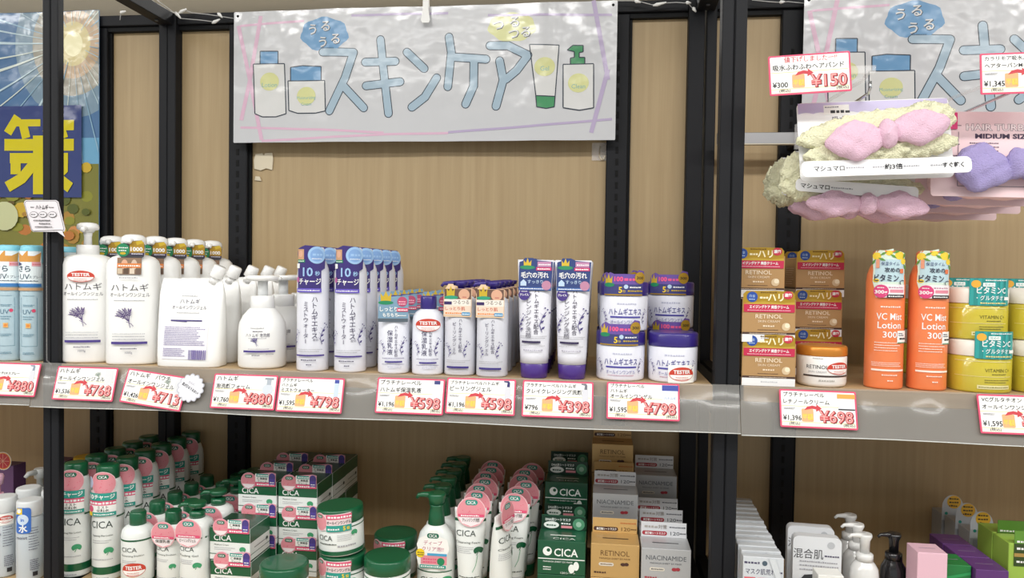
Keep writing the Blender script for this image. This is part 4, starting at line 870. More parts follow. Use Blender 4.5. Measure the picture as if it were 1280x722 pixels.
for ci, (cx, cn) in enumerate(((-.2605, 'left'), (-.1785, 'right'))):
    for k in range(3):
        for l in range(3):
            pos = ('bottom', 'middle', 'top')[l]
            spawn(CBX, (cx+.001*((k+l) % 2), .1485+k*.0785, ZL+l*H6), f'green cream carton, {pos} of the {ORD[k]} stack in the {cn} tall row', GC)
spawn(CJA, (-.0645, .046, ZL), 'green lidded jar underneath the tilted jar', 'green lidded jars')
spawn(CJA, (-.066, .045, ZL+.0845), 'tilted green lidded jar resting on another jar', 'green lidded jars', rot=(0, R(-3.2), R(8)))
spawn(CJB, (.0215, .038, ZL), 'green lidded jar with clean lid left of the foam pump', 'green lidded jars')
spawn(CJA, (.005, .150, ZL), 'dark green lidded jar behind, against the wood back', 'green lidded jars')
spawn(CJB, (-.146, -.022, ZL), 'green lidded jar at the front below the cartons', 'green lidded jars')
files(CFO, [(.1005, .083, 'green')], 6, .0525, 'white foam bottle with green pump head and cloud tag', 'green foam pumps', ZL, tail=' pump file')
for k in range(7):
    spawn(CTU, (.1665+.004*(k % 2), .070+k*.0432, ZL), f'white green striped tube with round pink tag, {ORD[k]} in left tube file', 'green striped tubes', rot=(0, 0, R((4, -3, 2)[k % 3])))
spawn(CTU, (.2255, .052, ZL), 'white tube turned sideways showing its thin edge', 'green striped tubes', rot=(0, 0, R(72)))
for k in range(6):
    spawn(CTU, (.2415+(.012 if k % 3 == 2 else 0), .107+k*.0432, ZL), f'white green striped tube with round pink tag, {ORD[k]} in right tube file', 'green striped tubes', rot=(0, 0, R((-3, 3, 0)[k % 3])))
def mstack(cx, y, kinds, label, col):
    for l, kd in enumerate(kinds):
        top = l == len(kinds)-1
        pos = ('bottom', 'second', 'third', 'fourth')[l] if not top else 'top'
        spawn(MK[kd], (cx, y+.029, ZL+l*H6), f'{kd} sheet mask box, {pos} of the {label}', f'{kd} mask boxes', skip=() if top else ('header_flap',))
mstack(.333, .05, ['green', 'green'], 'short stack in front of the green mask boxes', 0)
mstack(.333, .12, ['green', 'green'], 'second short stack of green mask boxes', 0)
mstack(.333, .205, ['green']*3, 'third, taller stack of green mask boxes', 0)
mstack(.333, .285, ['green']*3, 'rearmost stack of green mask boxes', 0)
mstack(.4265, .05, ['gold', 'gold'], 'front stack beside the silver boxes', 1)
mstack(.4275, .145, ['silver', 'gold', 'silver'], 'second stack in the mixed gold column', 1)
mstack(.4265, .215, ['gold']*3, 'third stack in the gold column', 1)
mstack(.4235, .285, ['gold']*4, 'tallest stack at the back of the gold column', 1)
mstack(.5135, .042, ['silver']*2, 'front stack next to the black post', 2)
mstack(.5145, .115, ['silver']*2, 'second stack in the silver column', 2)
mstack(.5125, .185, ['silver']*2, 'third stack in the silver column', 2)
mstack(.5125, .285, ['silver']*3, 'rearmost stack in the silver column', 2)

# ---- left bay, lower shelf
def simple_bottle(name, r, h, bodym, capm, capr, caph, cat='bottle', extra=None):
    body = B().loft([(0, r-2), (1, r-.6), (4, r), (h-caph-10, r), (h-caph-4, r-1.5), (h-caph, capr*.9)], bodym, 32).mesh('body')
    cap = B().loft([(h-caph-.5, capr), (h-caph+.5, capr+.4), (h-3, capr+.2), (h-.8, capr-1), (h, capr-3)], capm, 28).mesh('cap')
    return (name, cat, [('body', body), ('cap', cap)]+(extra or []))
def clear_lotion(tag):
    p = Print(cyl(22.5), 3); p.tiny(4, 20, 100, 1.4, INK, 9, 5, seed=8); p.text('moist', -8, 84, 8, INK, fit=20); p.tiny(6, 20, 40, 1.6, INK, 6, 3.6, seed=9); p.rect(10, 10, 18, 18, BLACKI)
    ex = [('label_print', p.mesh('label_print'))]
    if tag:
        f = cyl(23.1); t = card(rr(-19, 92, 8, 140, 5), f, mat('#3a6fc4', .4)).mesh('eye_catch_tag'); q = Print(f, 3, base=.9); q.ell(-6, 118, 10, 10, mat('#cfe0f2', .5), 20); q.text('in', -6, 118, 9, mat('#3a6fc4', .4), bold=.03); q.text('水', -5, 101, 15, WHT, bold=.03); q.poly([(-18, 128), (-6, 128), (-4, 139), (-16, 139)], YEL); q.ell(-12, 134, 4, 4, WHT, 10)
        ex.append(('eye_catch_tag', t, [('tag_print', q.mesh('tag_print'))]))
    else:
        f = cyl(23.1); t = card(rr(-4, 100, 22, 122, 1), f, PAPER, .2).mesh('tester_sticker'); q = Print(f, 3, base=.8); tester_ellipse(q, 9, 111, 12, 7); ex.append(('tester_sticker', t, [('sticker_print', q.mesh('sticker_print'))]))
    return simple_bottle('clear_lotion_bottle', 22.5, 150, mat('#c3ccd2', .2, coat=.4), mat('#d9dcdc', .35), 21.5, 28, extra=ex)
CL1 = clear_lotion(True); CL0 = clear_lotion(False)
spawn(CL1, (-.672, .026, ZL), 'clear lotion bottle with white cap and blue water tag', 'clear lotion bottles', rot=(0, 0, R(25)))
spawn(CL0, (-.733, .035, ZL), 'clear lotion bottle with white cap and red TESTER sticker', 'clear lotion bottles', rot=(0, 0, R(25)))
for k, (x, y) in enumerate(((-.672, .088), (-.733, .095), (-.672, .145))): spawn(CL1, (x, y, ZL), f'clear lotion bottle behind, {("nearest the post", "nearest the photo edge", "rearmost under a pump")[k]}', 'clear lotion bottles', rot=(0, 0, R(25)), skip=('eye_catch_tag',))
def pump_head_white(m, n1, n2, r=24, h=170):
    body = B().loft([(0, r-2), (4, r), (h-70, r), (h-56, r*.7), (h-50, 11)], mat('#b6c0bc', .25, coat=.3), 28).mesh('body'); col = B().loft([(h-51, 12), (h-38, 11)], m, 20).mesh('collar')
    hd = B().loft([(h-39, 6), (h-22, 6), (h-20, 10), (h-4, 12), (h, 10)], m, 20); hd.tube([(0, -6, h-6), (-6, -24, h-6), (-8, -30, h-12)], [6, 5, 3.5], m, 10)
    return (n1, 'pump bottle', [('body', body), ('collar', col), ('pump_head', hd.mesh('pump_head'))])
spawn(pump_head_white(mat('#dfe3e2', .3), 'white_head_pump', ''), (-.758, .155, ZL), 'grey bottle with white pump head left of the post')
spawn(pump_head_white(mat('#e7b7cc', .35), 'pink_head_pump', ''), (-.806, .10, ZL), 'bottle with pink and white pump head at the photo edge')
spawn(pump_head_white(mat('#4d97cf', .35), 'blue_head_pump', '', 22, 150), (-.792, .045, ZL), 'bottle with bright blue pump head at the photo edge')
def fruit_box(col):
    b = B().box(-24, 24, -18, 18, 0, 150, mat(col, .5), .7).mesh('carton'); f = flat(18.4); t = card([(20*math.cos(i*.3), 160+20*math.sin(i*.3)) for i in range(21)], f, mat('#f3ece4', .5), step=0).mesh('fruit_tag')
    q = Print(f, base=.9); q.ell(0, 160, 18.5, 18.5, mat('#e8a04a', .5), 24); q.ell(0, 160, 16.5, 16.5, mat('#c8404a', .5), 24)
    for i in range(8): a = i*math.pi/4; q.line([(0, 160), (15*math.cos(a), 160+15*math.sin(a))], .9, mat('#f0c0a8', .5))
    return ('grapefruit_carton', 'box', [('carton', b), ('fruit_tag', t, [('tag_print', q.mesh('tag_print'))])])
FB = fruit_box('#6a4a78')
spawn(FB, (-.825, .30, ZL), 'purple carton with red grapefruit tag behind the pumps', 'grapefruit cartons'); spawn(FB, (-.905, .245, ZL), 'purple carton with grapefruit tag at the photo edge', 'grapefruit cartons')
def leafy_pouch():
    rg = [(0, 28, 14), (10, 30, 15), (90, 30, 9), (140, 28, 1.5)]; b = B().loft(rg, mat('#7f9a5a', .4), 28).mesh('body'); c = B(); rd = random.Random(4)
    for i in range(26):
        x, z = rd.uniform(-30, 30), rd.uniform(96, 160); a = rd.uniform(-.9, .9); L = rd.uniform(9, 16); y = -13-rd.random()*5
        c.add([(x, y, z), (x+L*.35*math.cos(a)-L*.5*math.sin(a), y-3, z+L*.5), (x-L*math.sin(a), y-1, z+L), (x-L*.35*math.cos(a)-L*.5*math.sin(a), y-3, z+L*.5)], [(0, 1, 2), (0, 2, 3)], mat(('#5d8a4a', '#466f3c', '#7fae62')[i % 3], .5))
    return ('herb_pouch', 'pouch', [('body', b), ('leaf_trim', c.mesh('leaf_trim'))])
spawn(leafy_pouch(), (-.735, .235, ZL), 'green herb pouch with leafy top beside the post')
YC = simple_bottle('yellow_capped_jar', 26, 155, mat('#c9c2a8', .35), mat('#e0b92c', .4), 24, 24, 'jar')
spawn(YC, (-.718, .30, ZL), 'tall jar with yellow cap behind the black post', 'yellow capped jars'); spawn(YC, (-.776, .315, ZL), 'tall jar with yellow cap behind the herb pouch', 'yellow capped jars')
spawn(simple_bottle('cream_capped_jar', 28, 160, mat('#a9a48e', .35), mat('#a8a79a', .4), 27, 40, 'jar'), (-.659, .307, ZL), 'tall grey capped jar beside the yellow cap', 'yellow capped jars')

# ---- right bay, lower shelf
def sachet():
    b = B().box(-31, 31, -8.5, 8.5, 0, 150, mat('#ccd0d4', .32, coat=.3), .8).mesh('sachet'); q = Print(flat(8.5), base=.25)
    q.tiny(-29, -6, 139, 3.4, INK); q.ell(2, 140.5, 4, 4, mat('#4a5a66', .5), 14); q.text('マスク肌荒れ', -4, 127, 10, INK, fit=46); q.tiny(22, 30, 126, 2.6, INK)
    for i, c in enumerate(('#d8636a', '#e8b4b0', '#b7cfcd')): q.rect(-29+i*20, 105, -12+i*20, 118, mat(c, .5)); q.tiny(-27+i*20, -14+i*20, 110, 3, WHT)
    q.tiny(-28, 26, 92, 2, GREY, 6, 5); q.poly([(8, 149), (18, 149), (30.5, 110), (30.5, 104), (24, 104)], mat('#cfd3d6', .3))
    return ('mask_sachet', 'packet', [('sachet', b), ('front_print', q.mesh('front_print'))])
SA = sachet()
for k in range(13): spawn(SA, (.6555+.0008*k+(0, .001, -.001)[k % 3], -.045+k*.0245, ZL), f'white silver mask packet, {ORD[k]} from the front of its row', 'white mask packets', rot=(R((-1.5, -2.2, -1.2)[k % 3]), 0, R((-1, 1, 0)[k % 3])))
def combo_card():
    b = B(); b.prism(rr(-39, 0, 39, 150, 9), -9, 9, mat('#dfe1e4', .35, coat=.3)); q = Print(flat(9), base=.3)
    q.text('混合肌', -14, 120, 18, BLACKI, fit=48); q.ell(22, 137, 6, 6, mat('#b9bcc0', .5), 20); q.tiny(12, 35, 117, 2.8, INK); q.tiny(-28, 34, 106, 2.6, GREY, 3, 7); q.poly([(-22, 66), (-26, 76), (-20, 84), (-6, 86), (4, 82), (2, 78), (10, 78), (6, 73), (10, 68), (2, 62), (-12, 61)], mat('#35373a', .7)); q.poly([(-14, 50), (0, 46), (12, 52), (0, 56)], mat('#4d8a4e', .5)); q.tiny(8, 34, 80, 4, BLACKI)
    return ('combination_skin_card', 'packet', [('packet', b.mesh('packet')), ('front_print', q.mesh('front_print'))])
CC = combo_card()
def lx(px, py, Y): return atY(px, py, Y).x
spawn(CC, (lx(1020, 690, .067), .067, ZL), 'white rounded packet with black clay blot, in front', 'combination skin packets', rot=(0, 0, R(-4))); spawn(CC, (lx(1012, 680, .118), .118, ZL), 'white rounded packet standing half hidden behind the front one', 'combination skin packets', rot=(0, 0, R(-4)))
b = B().box(-20, 20, -16, 16, 0, 112, mat('#e9e9e4', .4), .8).mesh('carton'); q = Print(flat(16), base=.25); YF = mat('#dcc23a', .5)
for x, z in ((12, 98), (13, 88), (5, 92)):
    for i in range(5): q.ell(x+4*math.cos(i*1.257), z+4*math.sin(i*1.257), 3, 2.4, YF, 10)
q.tiny(-16, 2, 80, 3, INK, 3, 8)
spawn(('flower_carton', 'box', [('carton', b), ('front_print', q.mesh('front_print'))]), (lx(1036, 715, .002), .006, ZL), 'small white carton with yellow flowers in front of the packets')
def neck_pump(name, m, r=23, h=162):
    body = B().loft([(0, r-2), (1, r-.5), (4, r), (h-70, r), (h-58, r-1.5), (h-50, r-6), (h-46, 13.5), (h-44, 13)], m, 30).mesh('body'); col = B().loft([(h-45, 14), (h-34, 13.5), (h-32, 10)], m, 22).mesh('collar')
    hd = B().loft([(h-33, 7.5), (h-12, 8), (h-4, 11.5), (h, 10.5)], m, 20); hd.tube([(0, 0, h-4), (-14, -4, h-2), (-24, -6, h-2), (-29, -7, h-6)], [6, 4.2, 3, 2.4], m, 10)
    q = Print(cyl(r), 3); q.tiny(-14, 12, 70, 3, GREY, 5, 9)
    return (name, 'pump bottle', [('body', body), ('collar', col), ('pump_head', hd.mesh('pump_head')), ('label_print', q.mesh('label_print'))])
WP = neck_pump('white_neck_pump', mat('#dededc', .2, coat=.5)); BP = neck_pump('black_neck_pump', mat('#1d1d20', .2, coat=.5), 21, 152)
for k, y in enumerate((.054, .104, .154)): spawn(WP, (.8425+.004*k, y, ZL), f'glossy white neck pump bottle, {ORD[k]} of three', 'white neck pumps')
spawn(BP, (lx(1117, 690, .094), .094, ZL), 'glossy black pump bottle right of the white pumps')
def carton(name, w, d, h, c, pr=None):
    b = B().box(-w/2, w/2, -d/2, d/2, 0, h, mat(c, .4, coat=.2), .8).mesh('carton'); q = Print(flat(d/2), base=.25)
    if pr: pr(q)
    else: q.tiny(-w*.3, w*.3, h*.6, 3, WHT, 3, 7)
    t = Print(lambda u, v, o: (u, v, h+o), base=.2)
    t.rect(-w*.28, -.8, w*.28, .8, mat('#8f8396', .5)); return (name, 'box', [('carton', b, [('top_slot', t.mesh('top_slot'))]), ('carton_print', q.mesh('carton_print'))])
spawn(carton('pink_carton', 46, 44, 146, '#e6bccb'), (.9375, .046, ZL), 'plain pale pink carton beside the black pump')
def gpr(q):
    for i in range(5): q.poly([(-20, 40+i*14), (20, 50+i*14), (20, 55+i*14), (-20, 45+i*14)], mat('#2f9a58', .4))
spawn(carton('green_striped_carton', 42, 52, 121, '#1d7a3c', gpr), (.9855, .070, ZL), 'bright green striped carton between the pink and purple ones')
PC = carton('purple_carton', 50, 54, 120, '#5c3273')
for k in range(3): spawn(PC, (1.0335-.001*k, .060+k*.0565, ZL), f'dark purple carton, {ORD[k]} in its row', 'purple cartons')
def grey_box():
    b = B().box(-20, 20, -22, 22, 0, 122, mat('#a9adb2', .4), .8).mesh('carton'); o = [(-20, 110)]+[(20*math.cos(R(a)), 137+24*math.sin(R(a))) for a in range(180, -1, -15)]+[(20, 110)]
    f = flat(22.2); t = card(o, f, mat('#c7ccd2', .4), step=0).mesh('header_card'); q = Print(f, base=.9); q.ell(2, 147, 13, 13, YEL if False else mat('#e8b63a', .45), 22); q.tiny(-7, 11, 152, 3, BLACKI, 3, 7); q.ell(-12, 124, 3, 3, CTL, 10); q.rect(-15, 20, 15, 108, mat('#8f949b', .45))
    return ('grey_serum_carton', 'box', [('carton', b), ('header_card', t, [('header_print', q.mesh('header_print'))])])
GR = grey_box()
for k, (x, y) in enumerate(((1.098, .338), (1.101, .288), (1.104, .238))): spawn(GR, (x, y, ZL), f'grey carton with yellow round sticker, {("rear", "middle", "front")[k]} one', 'grey stickered cartons')
def lg_box():
    b = B().box(-32, 32, -25, 25, 0, 150, mat('#9cbf4e', .4, coat=.2), .8).mesh('carton'); f = flat(25.2); t = card(rr(-24, 112, 34, 172, 1), f, mat('#33481f', .5), step=0).mesh('header_card'); q = Print(f, base=.9); q.rect(-24, 150, 34, 172, mat('#5f8f34', .5)); q.tiny(-20, 30, 152, 3.4, WHT, 1); q.tiny(-20, 30, 140, 4, WHT); q.rect(-24, 128, 34, 134, mat('#a98a4a', .5)); q.tiny(-20, 24, 118, 3.6, WHT); q.poly([(-20, 20), (20, 20), (30, 60), (0, 92), (-24, 70)], mat('#e9ece2', .5))
    return ('light_green_carton', 'box', [('carton', b), ('header_card', t, [('header_print', q.mesh('header_print'))])])
LG = lg_box()
for k in range(2): spawn(LG, (1.114, .106+k*.053, ZL), ('light green carton with dark tag, front one', 'light green carton with dark tag, rear one')[k], 'light green cartons')

# ================================================================== banners, poster, price cards and hanging goods
def film_bump(m, s=.35, sc=6., rough=.1):
    nt = m.node_tree; b_ = nt.nodes['Principled BSDF']; n = nt.nodes.new('ShaderNodeTexNoise'); tc = nt.nodes.new('ShaderNodeTexCoord'); bp = nt.nodes.new('ShaderNodeBump')
    n.inputs['Scale'].default_value = sc; n.inputs['Detail'].default_value = 2.5; bp.inputs['Strength'].default_value = s; bp.inputs['Distance'].default_value = .02
    nt.links.new(tc.outputs['Object'], n.inputs['Vector']); nt.links.new(n.outputs['Fac'], bp.inputs['Height']); nt.links.new(bp.outputs['Normal'], b_.inputs['Normal'])
    b_.inputs['Roughness'].default_value = rough
    return m
_gl = {}
def gl(h):
    if h not in _gl: _gl[h] = film_bump(mat(h, .0991), .3, 9., .13)
    return _gl[h]
def banner(cut, dx, label):
    """laminated banner; drawn after photo points on its own plane, origin at its middle"""
    Y = .332
    tl, br = atY(292, 16.5, Y), atY(769, 172, Y); cx, cz = (tl.x+br.x)/2, (.748+.459)/2
    e = thing('laminated_banner', (cx+dx, Y, cz), label, 'banner', 'laminated banners')
    def q(px, py): P = atY(px, py, Y); return ((P.x-cx)*1000, (P.z-cz)*1000)
    hw, hh = (br.x-tl.x)/2*1000, 145
    wv = lambda u, v: 2.4*math.sin(u*.014+.5)+1.2*math.sin(u*.041)
    f = lambda u, v, o: (u, wv(u, v)-o, v)
    c = card(rr(-hw, -hh, hw, hh, 2), f, gl('#cccdd0'), .8, 10, 0)
    obj('sheet', c.mesh('sheet'), e)
    OUT = gl('#3c4450'); BLU = gl('#a7bccb'); BL2 = gl('#6f9cc4'); WH = gl('#d9d9d8'); PK = gl('#dcb7cc'); PU = gl('#b9abc9'); YB = gl('#d6d79c'); GR = gl('#4f9568'); TX = gl('#7fb2b4')
    def P_(): return Print(f, 10, base=1.0, lay=.06)
    p = P_()
    for a, m in (([(300, 32), (380, 26)], PK), ([(300, 159), (400, 162), (480, 166)], PK), ([(327, 176), (480, 168), (560, 166)], PK), ([(297.5, 32), (312, 100), (327, 175)], PK), ([(326, 20), (312, 100), (301, 150)], PK), ([(440, 20), (560, 16)], PU), ([(610, 19), (765, 19)], PU), ([(560, 165), (660, 158), (765, 149)], PU), ([(742, 1), (760, 100)], PU), ([(760, 87), (739, 166)], PU)):
        p.line([q(*x) for x in a], 9 if abs(a[0][0]-a[-1][0]) < 40 else 5, m)
    obj('frame_lines', p.mesh('frame_lines'), e)
    strokes = {'first_character': [[(404, 65.5), (442.5, 66)], [(442.5, 66), (432, 98), (412.5, 139)], [(430, 108), (455, 135)]],
               'second_character': [[(457, 78), (494.5, 77)], [(458, 107.5), (500.5, 102.5)], [(476, 50), (480, 90), (486, 142)]],
               'third_character': [[(509, 65.5), (530, 85.5)], [(515, 134), (531, 121), (545.5, 97)]],
               'fourth_character': [[(561, 46), (564, 65), (559.5, 108)], [(565, 71), (607.5, 74)], [(592.5, 76), (592, 107.5), (582, 130)]],
               'fifth_character': [[(612.5, 57), (635, 57), (660, 69.5)], [(659, 71), (646, 88), (632.5, 99)], [(624.5, 76), (629, 100), (620, 132.5)]]}
    for nm, ss in strokes.items():
        p = P_()
        for s in ss: p.poly(stroke([q(*x) for x in s], 19.5), OUT)
        for s in ss: p.poly(stroke([q(*x) for x in s], 16), BLU)
        obj(nm, p.mesh(nm), e)
    def blob(px, py, rx, ry, m, chars):
        p = P_(); o = []
        for i in range(30): a = i*math.pi/15; k = 1+.05*math.sin(a*7); o.append(q(px+rx*k*math.cos(a), py+ry*k*math.sin(a)))
        p.poly(o, m)
        for ch, x, y in chars: u, v = q(x, y); p.text(ch, u+1, v-1, 26, OUT, bold=.03); p.text(ch, u, v, 26, WH, bold=.015)
        obj('speech_blob', p.mesh('speech_blob'), e)
    blob(406, 43, 30, 21, BL2, [('う', 391, 37), ('る', 407.5, 33), ('う', 404, 53), ('る', 420, 49)])
    blob(640, 34, 30, 18, YB, [('つ', 623, 31), ('る', 643, 27), ('つ', 642, 42), ('る', 657, 40)])
    def shape(p, pts, m, w=2.2):
        pts = [q(*x) for x in pts]; p.poly(pts, m)
        for i in range(len(pts)): p.line([pts[i], pts[(i+1) % len(pts)]], w, OUT)
    def art(nm, items, words, sm):
        p = P_()
        for pts, m in items: shape(p, pts, m)
        u, v = q(*sm); p.ell(u, v, 22, 20, YB)
        for w_, x, y, s_ in words: a, c_ = q(x, y); p.text(w_, a, c_, s_, TX)
        obj(nm, p.mesh(nm), e)
    art('lotion_drawing', [([(325, 64), (347.5, 64), (347.5, 80), (325, 80)], BL2), ([(316.5, 80), (355.5, 79.5), (357.5, 142), (345, 146), (328, 146), (318.5, 142)], WH)], [('Lotion', 337, 106, 14)], (337, 102))
    art('cream_drawing', [([(363, 84), (378, 82), (402, 83.5), (402, 101), (363, 101)], BL2), ([(360, 101), (406.5, 101), (407.5, 139), (395, 141.5), (372, 141.5), (361, 138)], WH)], [('Moisturizing', 383, 122, 9), ('Cream', 383, 130, 9)], (383, 120))
    art('tube_drawing', [([(662, 56), (699, 57), (694, 121), (670, 120)], WH), ([(670, 120), (694, 121), (693, 134), (683, 136), (671, 134)], GR)], [('Gel', 681, 86, 14)], (681, 84))
    art('pump_drawing', [([(709, 63), (716, 57), (729, 57), (729, 65), (724, 66), (724, 72), (731, 72), (731, 81), (713, 81), (713, 73), (718, 72), (718, 65)], GR), ([(704, 81), (742, 80), (742, 135), (724, 138), (704, 135)], WH)], [('Clean', 723, 108, 13)], (723, 104))
    # eyelets
    for sx in (-1, 1):
        p = P_(); p.ell(sx*(hw-9), hh-9, 3, 3, BLK2, 12); obj('eyelet', p.mesh('eyelet'), e)
    return e, hw, hh, cx, cz
e, hw, hh, bcx, bcz = banner(0, 0, 'white banner with blue lettering, drawn bottles and fabric clip, middle rack')
dx2 = atY(1005, 40, .332).x - atY(292, 40, .332).x
banner(0, dx2, 'second white banner, cut off at right behind the hair bands')
# white clip and its ties
cl = thing('banner_clip', (atY(533, 8, .326).x, .326, .729), 'white plastic clip gripping the top edge of the middle banner', 'clip')
b = B(); b.prism([(-7, -20), (7, -20), (10, -14), (6, 8), (6, 30), (-6, 30), (-6, 8), (-10, -14)], -8, -5, WHT); obj('front_jaw', b.mesh('front_jaw'), cl)
b = B(); b.prism([(-6, 2), (6, 2), (5, 40), (-5, 40)], -5, 6, WHT); obj('grip', b.mesh('grip'), cl)
def tie(pts, knots, label, Y=.34):
    P = [atY(x, y, Y) for x, y in pts]; o = P[0]
    e = thing('tie_wire', o, label, 'wire', 'tie wires'); b = B(); b.tube([(p-o)*1000 for p in P], .8, mat('#c9c9c9', .4), 6); obj('wire', b.mesh('wire'), e)
    for (x0, y0, x1, y1) in knots:
        b = B(); a, c = (atY(x0, y0, Y-.003)-o)*1000, (atY(x1, y1, Y-.003)-o)*1000; b.tube([a, a.lerp(c, .3), a.lerp(c, .7), c], [1.2, 4, 2.6, 1.4], WHT, 8); obj('knot', b.mesh('knot'), e)
tie([(196, 0), (210, 10), (222, 20), (225, 23), (250, 25), (266, 27), (275, 24)], [(219, 15, 226, 23), (265, 29, 275, 24)], 'thin wire with white ties from the beam to the banner corner')
tie([(223, 16), (232, 13), (240, 16), (260, 18), (273, 20), (292, 23)], [(224, 16, 233, 11), (272, 16, 278, 22)], 'upper thin wire with white ties at the left banner corner')
tie([(765, 1), (790, 1), (800, 2), (815, 6), (828, 4), (845, 3), (860, 4), (869, 14)], [(793, 1, 801, 3), (816, 7, 833, 3), (857, 3, 864, 4), (866, 9, 870, 15)], 'thin wire with white ties right of the middle banner')
tie([(940, 0), (960, 2), (975, 3), (985, 2), (1005, 4)], [(974, 3, 981, 2)], 'thin wire with a white tie at the second banner corner')
tie([(155, 14), (151, 16), (150, 25)], [(150, 16, 157, 14)], 'small white hook on the top rail beside the poster', .348)
# tape scraps on the back panel
e = thing('tape_scrap', atY(330, 202, .374), 'torn white paper scrap stuck on the wood under the banner', 'tape', 'tape scraps'); e.location.z = atY(330, 202, .374).z+OZ
b = B(); rd = random.Random(3); b.prism([(-22+rd.uniform(-2, 2), -16), (-8, -20), (6, -15), (20, -19), (22, 6), (20, 20), (3, 19), (0, 14), (-4, 19), (-20, 17), (-24, 4)], -1, 2, mat('#d9cdb4', .6)); obj('paper', b.mesh('paper'), e)
b = B(); b.prism([(-22, -42), (-6, -44), (-10, -34), (-20, -33)], -1, 2, mat('#d9cdb4', .6)); obj('paper_bit', b.mesh('paper_bit'), e)
e = thing('tape_scrap', atY(748, 190, .374), 'clear tape with a bent hook below the banner right corner', 'tape', 'tape scraps')
b = B(); b.prism(rr(-14, -18, 18, 20, 1), -.6, 2, CLEAR2); obj('tape', b.mesh('tape'), e); b = B(); b.tube([(4, -2, 12), (2, -2, -8), (6, -2, -16), (12, -2, -16), (14, -2, -8)], 1.2, mat('#e9dcc0', .4), 6); obj('bent_wire', b.mesh('bent_wire'), e)

# ---- blue poster
Y = .352
tl, br = atY(-110, 20, Y), atY(125, 330, Y)
e = thing('sun_poster', ((tl.x+br.x)/2, Y, (tl.z+br.z)/2), 'glossy blue sunburst poster with a huge yellow character', 'poster')
cx, cz = (tl.x+br.x)/2, (tl.z+br.z)/2; hw, hh = (br.x-tl.x)*500, (tl.z-br.z)*500
ztop = .745
def q(px, py): P = atY(px, py, Y); return ((P.x-cx)*1000, (P.z-cz)*1000)
fz = lambda u, v, o: (u, 1.6*math.sin(u*.022)+.8*math.sin(u*.05)-o, v)
obj('sheet', card(rr(-hw, -hh, hw, hh, 2), fz, gl('#4f7ba4'), .8, 10, 0).mesh('sheet'), e)
su, sv = q(92, 55); p = Print(fz, 10, base=1., lay=.05)
hz = q(60, 205)[1]
def clip(pts):
    return [(min(max(a, -hw+1), hw-1), min(max(c, -hh+1), hh-1)) for a, c in pts]
rd = random.Random(11)
p.rect(-hw+1, hz+60, hw-1, hh-1, gl('#54759c')); p.rect(-hw+1, hz, hw-1, hz+60, gl('#6fa3c4'))
def raypoly(a, w_, r0, r1):
    return [(su+r0*math.cos(a-w_), sv+r0*math.sin(a-w_)), (su+r1*math.cos(a-w_), sv+r1*math.sin(a-w_)), (su+r1*math.cos(a+w_), sv+r1*math.sin(a+w_)), (su+r0*math.cos(a+w_), sv+r0*math.sin(a+w_))]
def rect_clip(P):
    for ax, s_, lim in ((0, 1, hw-1), (0, -1, hw-1), (1, 1, hh-1), (1, -1, -hz)):
        o = []
        for i in range(len(P)):
            a, c = P[i], P[(i+1) % len(P)]; da, dc = s_*a[ax]-lim, s_*c[ax]-lim
            if da <= 0: o.append(a)
            if da*dc < 0: t = da/(da-dc); o.append((a[0]+(c[0]-a[0])*t, a[1]+(c[1]-a[1])*t))
        P = o
        if len(P) < 3: return None
    return P
for r_, c in ((150, '#7c93a4'), (105, '#a39f93'), (70, '#c3a98c'), (45, '#d6c894'), (25, '#f0e9bd')):
    P = rect_clip([(su+r_*math.cos(i*.25), sv+r_*1.15*math.sin(i*.25)) for i in range(25)])
    if P: p.poly(P, gl(c))
for i in range(38):
    a = i*2*math.pi/38+rd.uniform(-.04, .04); P = rect_clip(raypoly(a, rd.choice((.006, .01, .016)), rd.uniform(35, 60), 620))
    if P: p.poly(P, gl(rd.choice(('#b7cdd6', '#8fb2c8', '#cfd9d2'))))
obj('sunburst_print', p.mesh('sunburst_print'), e)
p = Print(fz, 10, base=1.3, lay=.04); p.rect(-hw+1, -hh+1, hw-1, hz, gl('#7c7a3a'))
for i in range(120):
    x, y = rd.uniform(-hw+22, hw-22), rd.uniform(-hh+20, hz-4); r_ = rd.uniform(6, 20); p.ell(x, y, r_, r_*rd.uniform(.6, 1), gl(rd.choice(('#b8763c', '#8a8a36', '#c6a63a', '#59602c', '#a8813c', '#6b5a30', '#c98a52'))), 9)
p.ell(*q(8, 270), 34, 34, gl('#c3c69a'), 18)
obj('foliage_print', p.mesh('foliage_print'), e)
a, c = q(-40, 134), q(105, 247); p = Print(fz, 10, base=6.4, lay=.1); p.rect(max(a[0], -hw+1), c[1], c[0], a[1], gl('#3a4577')); obj('navy_panel', p.mesh('navy_panel'), e)
p = Print(fz, 10, base=6.8, lay=.1); u, v = q(52, 194); KY = gl('#cdbf22')
for a_, w_ in (([(24, 146), (12, 167)], 11), ([(22, 154), (53, 154)], 9), ([(31, 156), (35, 173)], 12), ([(70, 146), (60, 167)], 11), ([(66, 157), (95.5, 157)], 13), ([(80, 160), (84, 173)], 9), ([(8.5, 181.5), (95.5, 181.5)], 15), ([(15, 198), (88, 198)], 13), ([(22, 192), (22, 218)], 14), ([(82, 192), (82, 212), (76, 218)], 13), ([(52.5, 170), (52.5, 243)], 19), ([(46, 204), (30, 223), (12, 234)], 14), ([(60, 206), (74, 222), (91, 235)], 14)):
    p.poly(stroke([q(*z) for z in a_], w_*1.83, False), KY)
obj('big_character', p.mesh('big_character'), e)

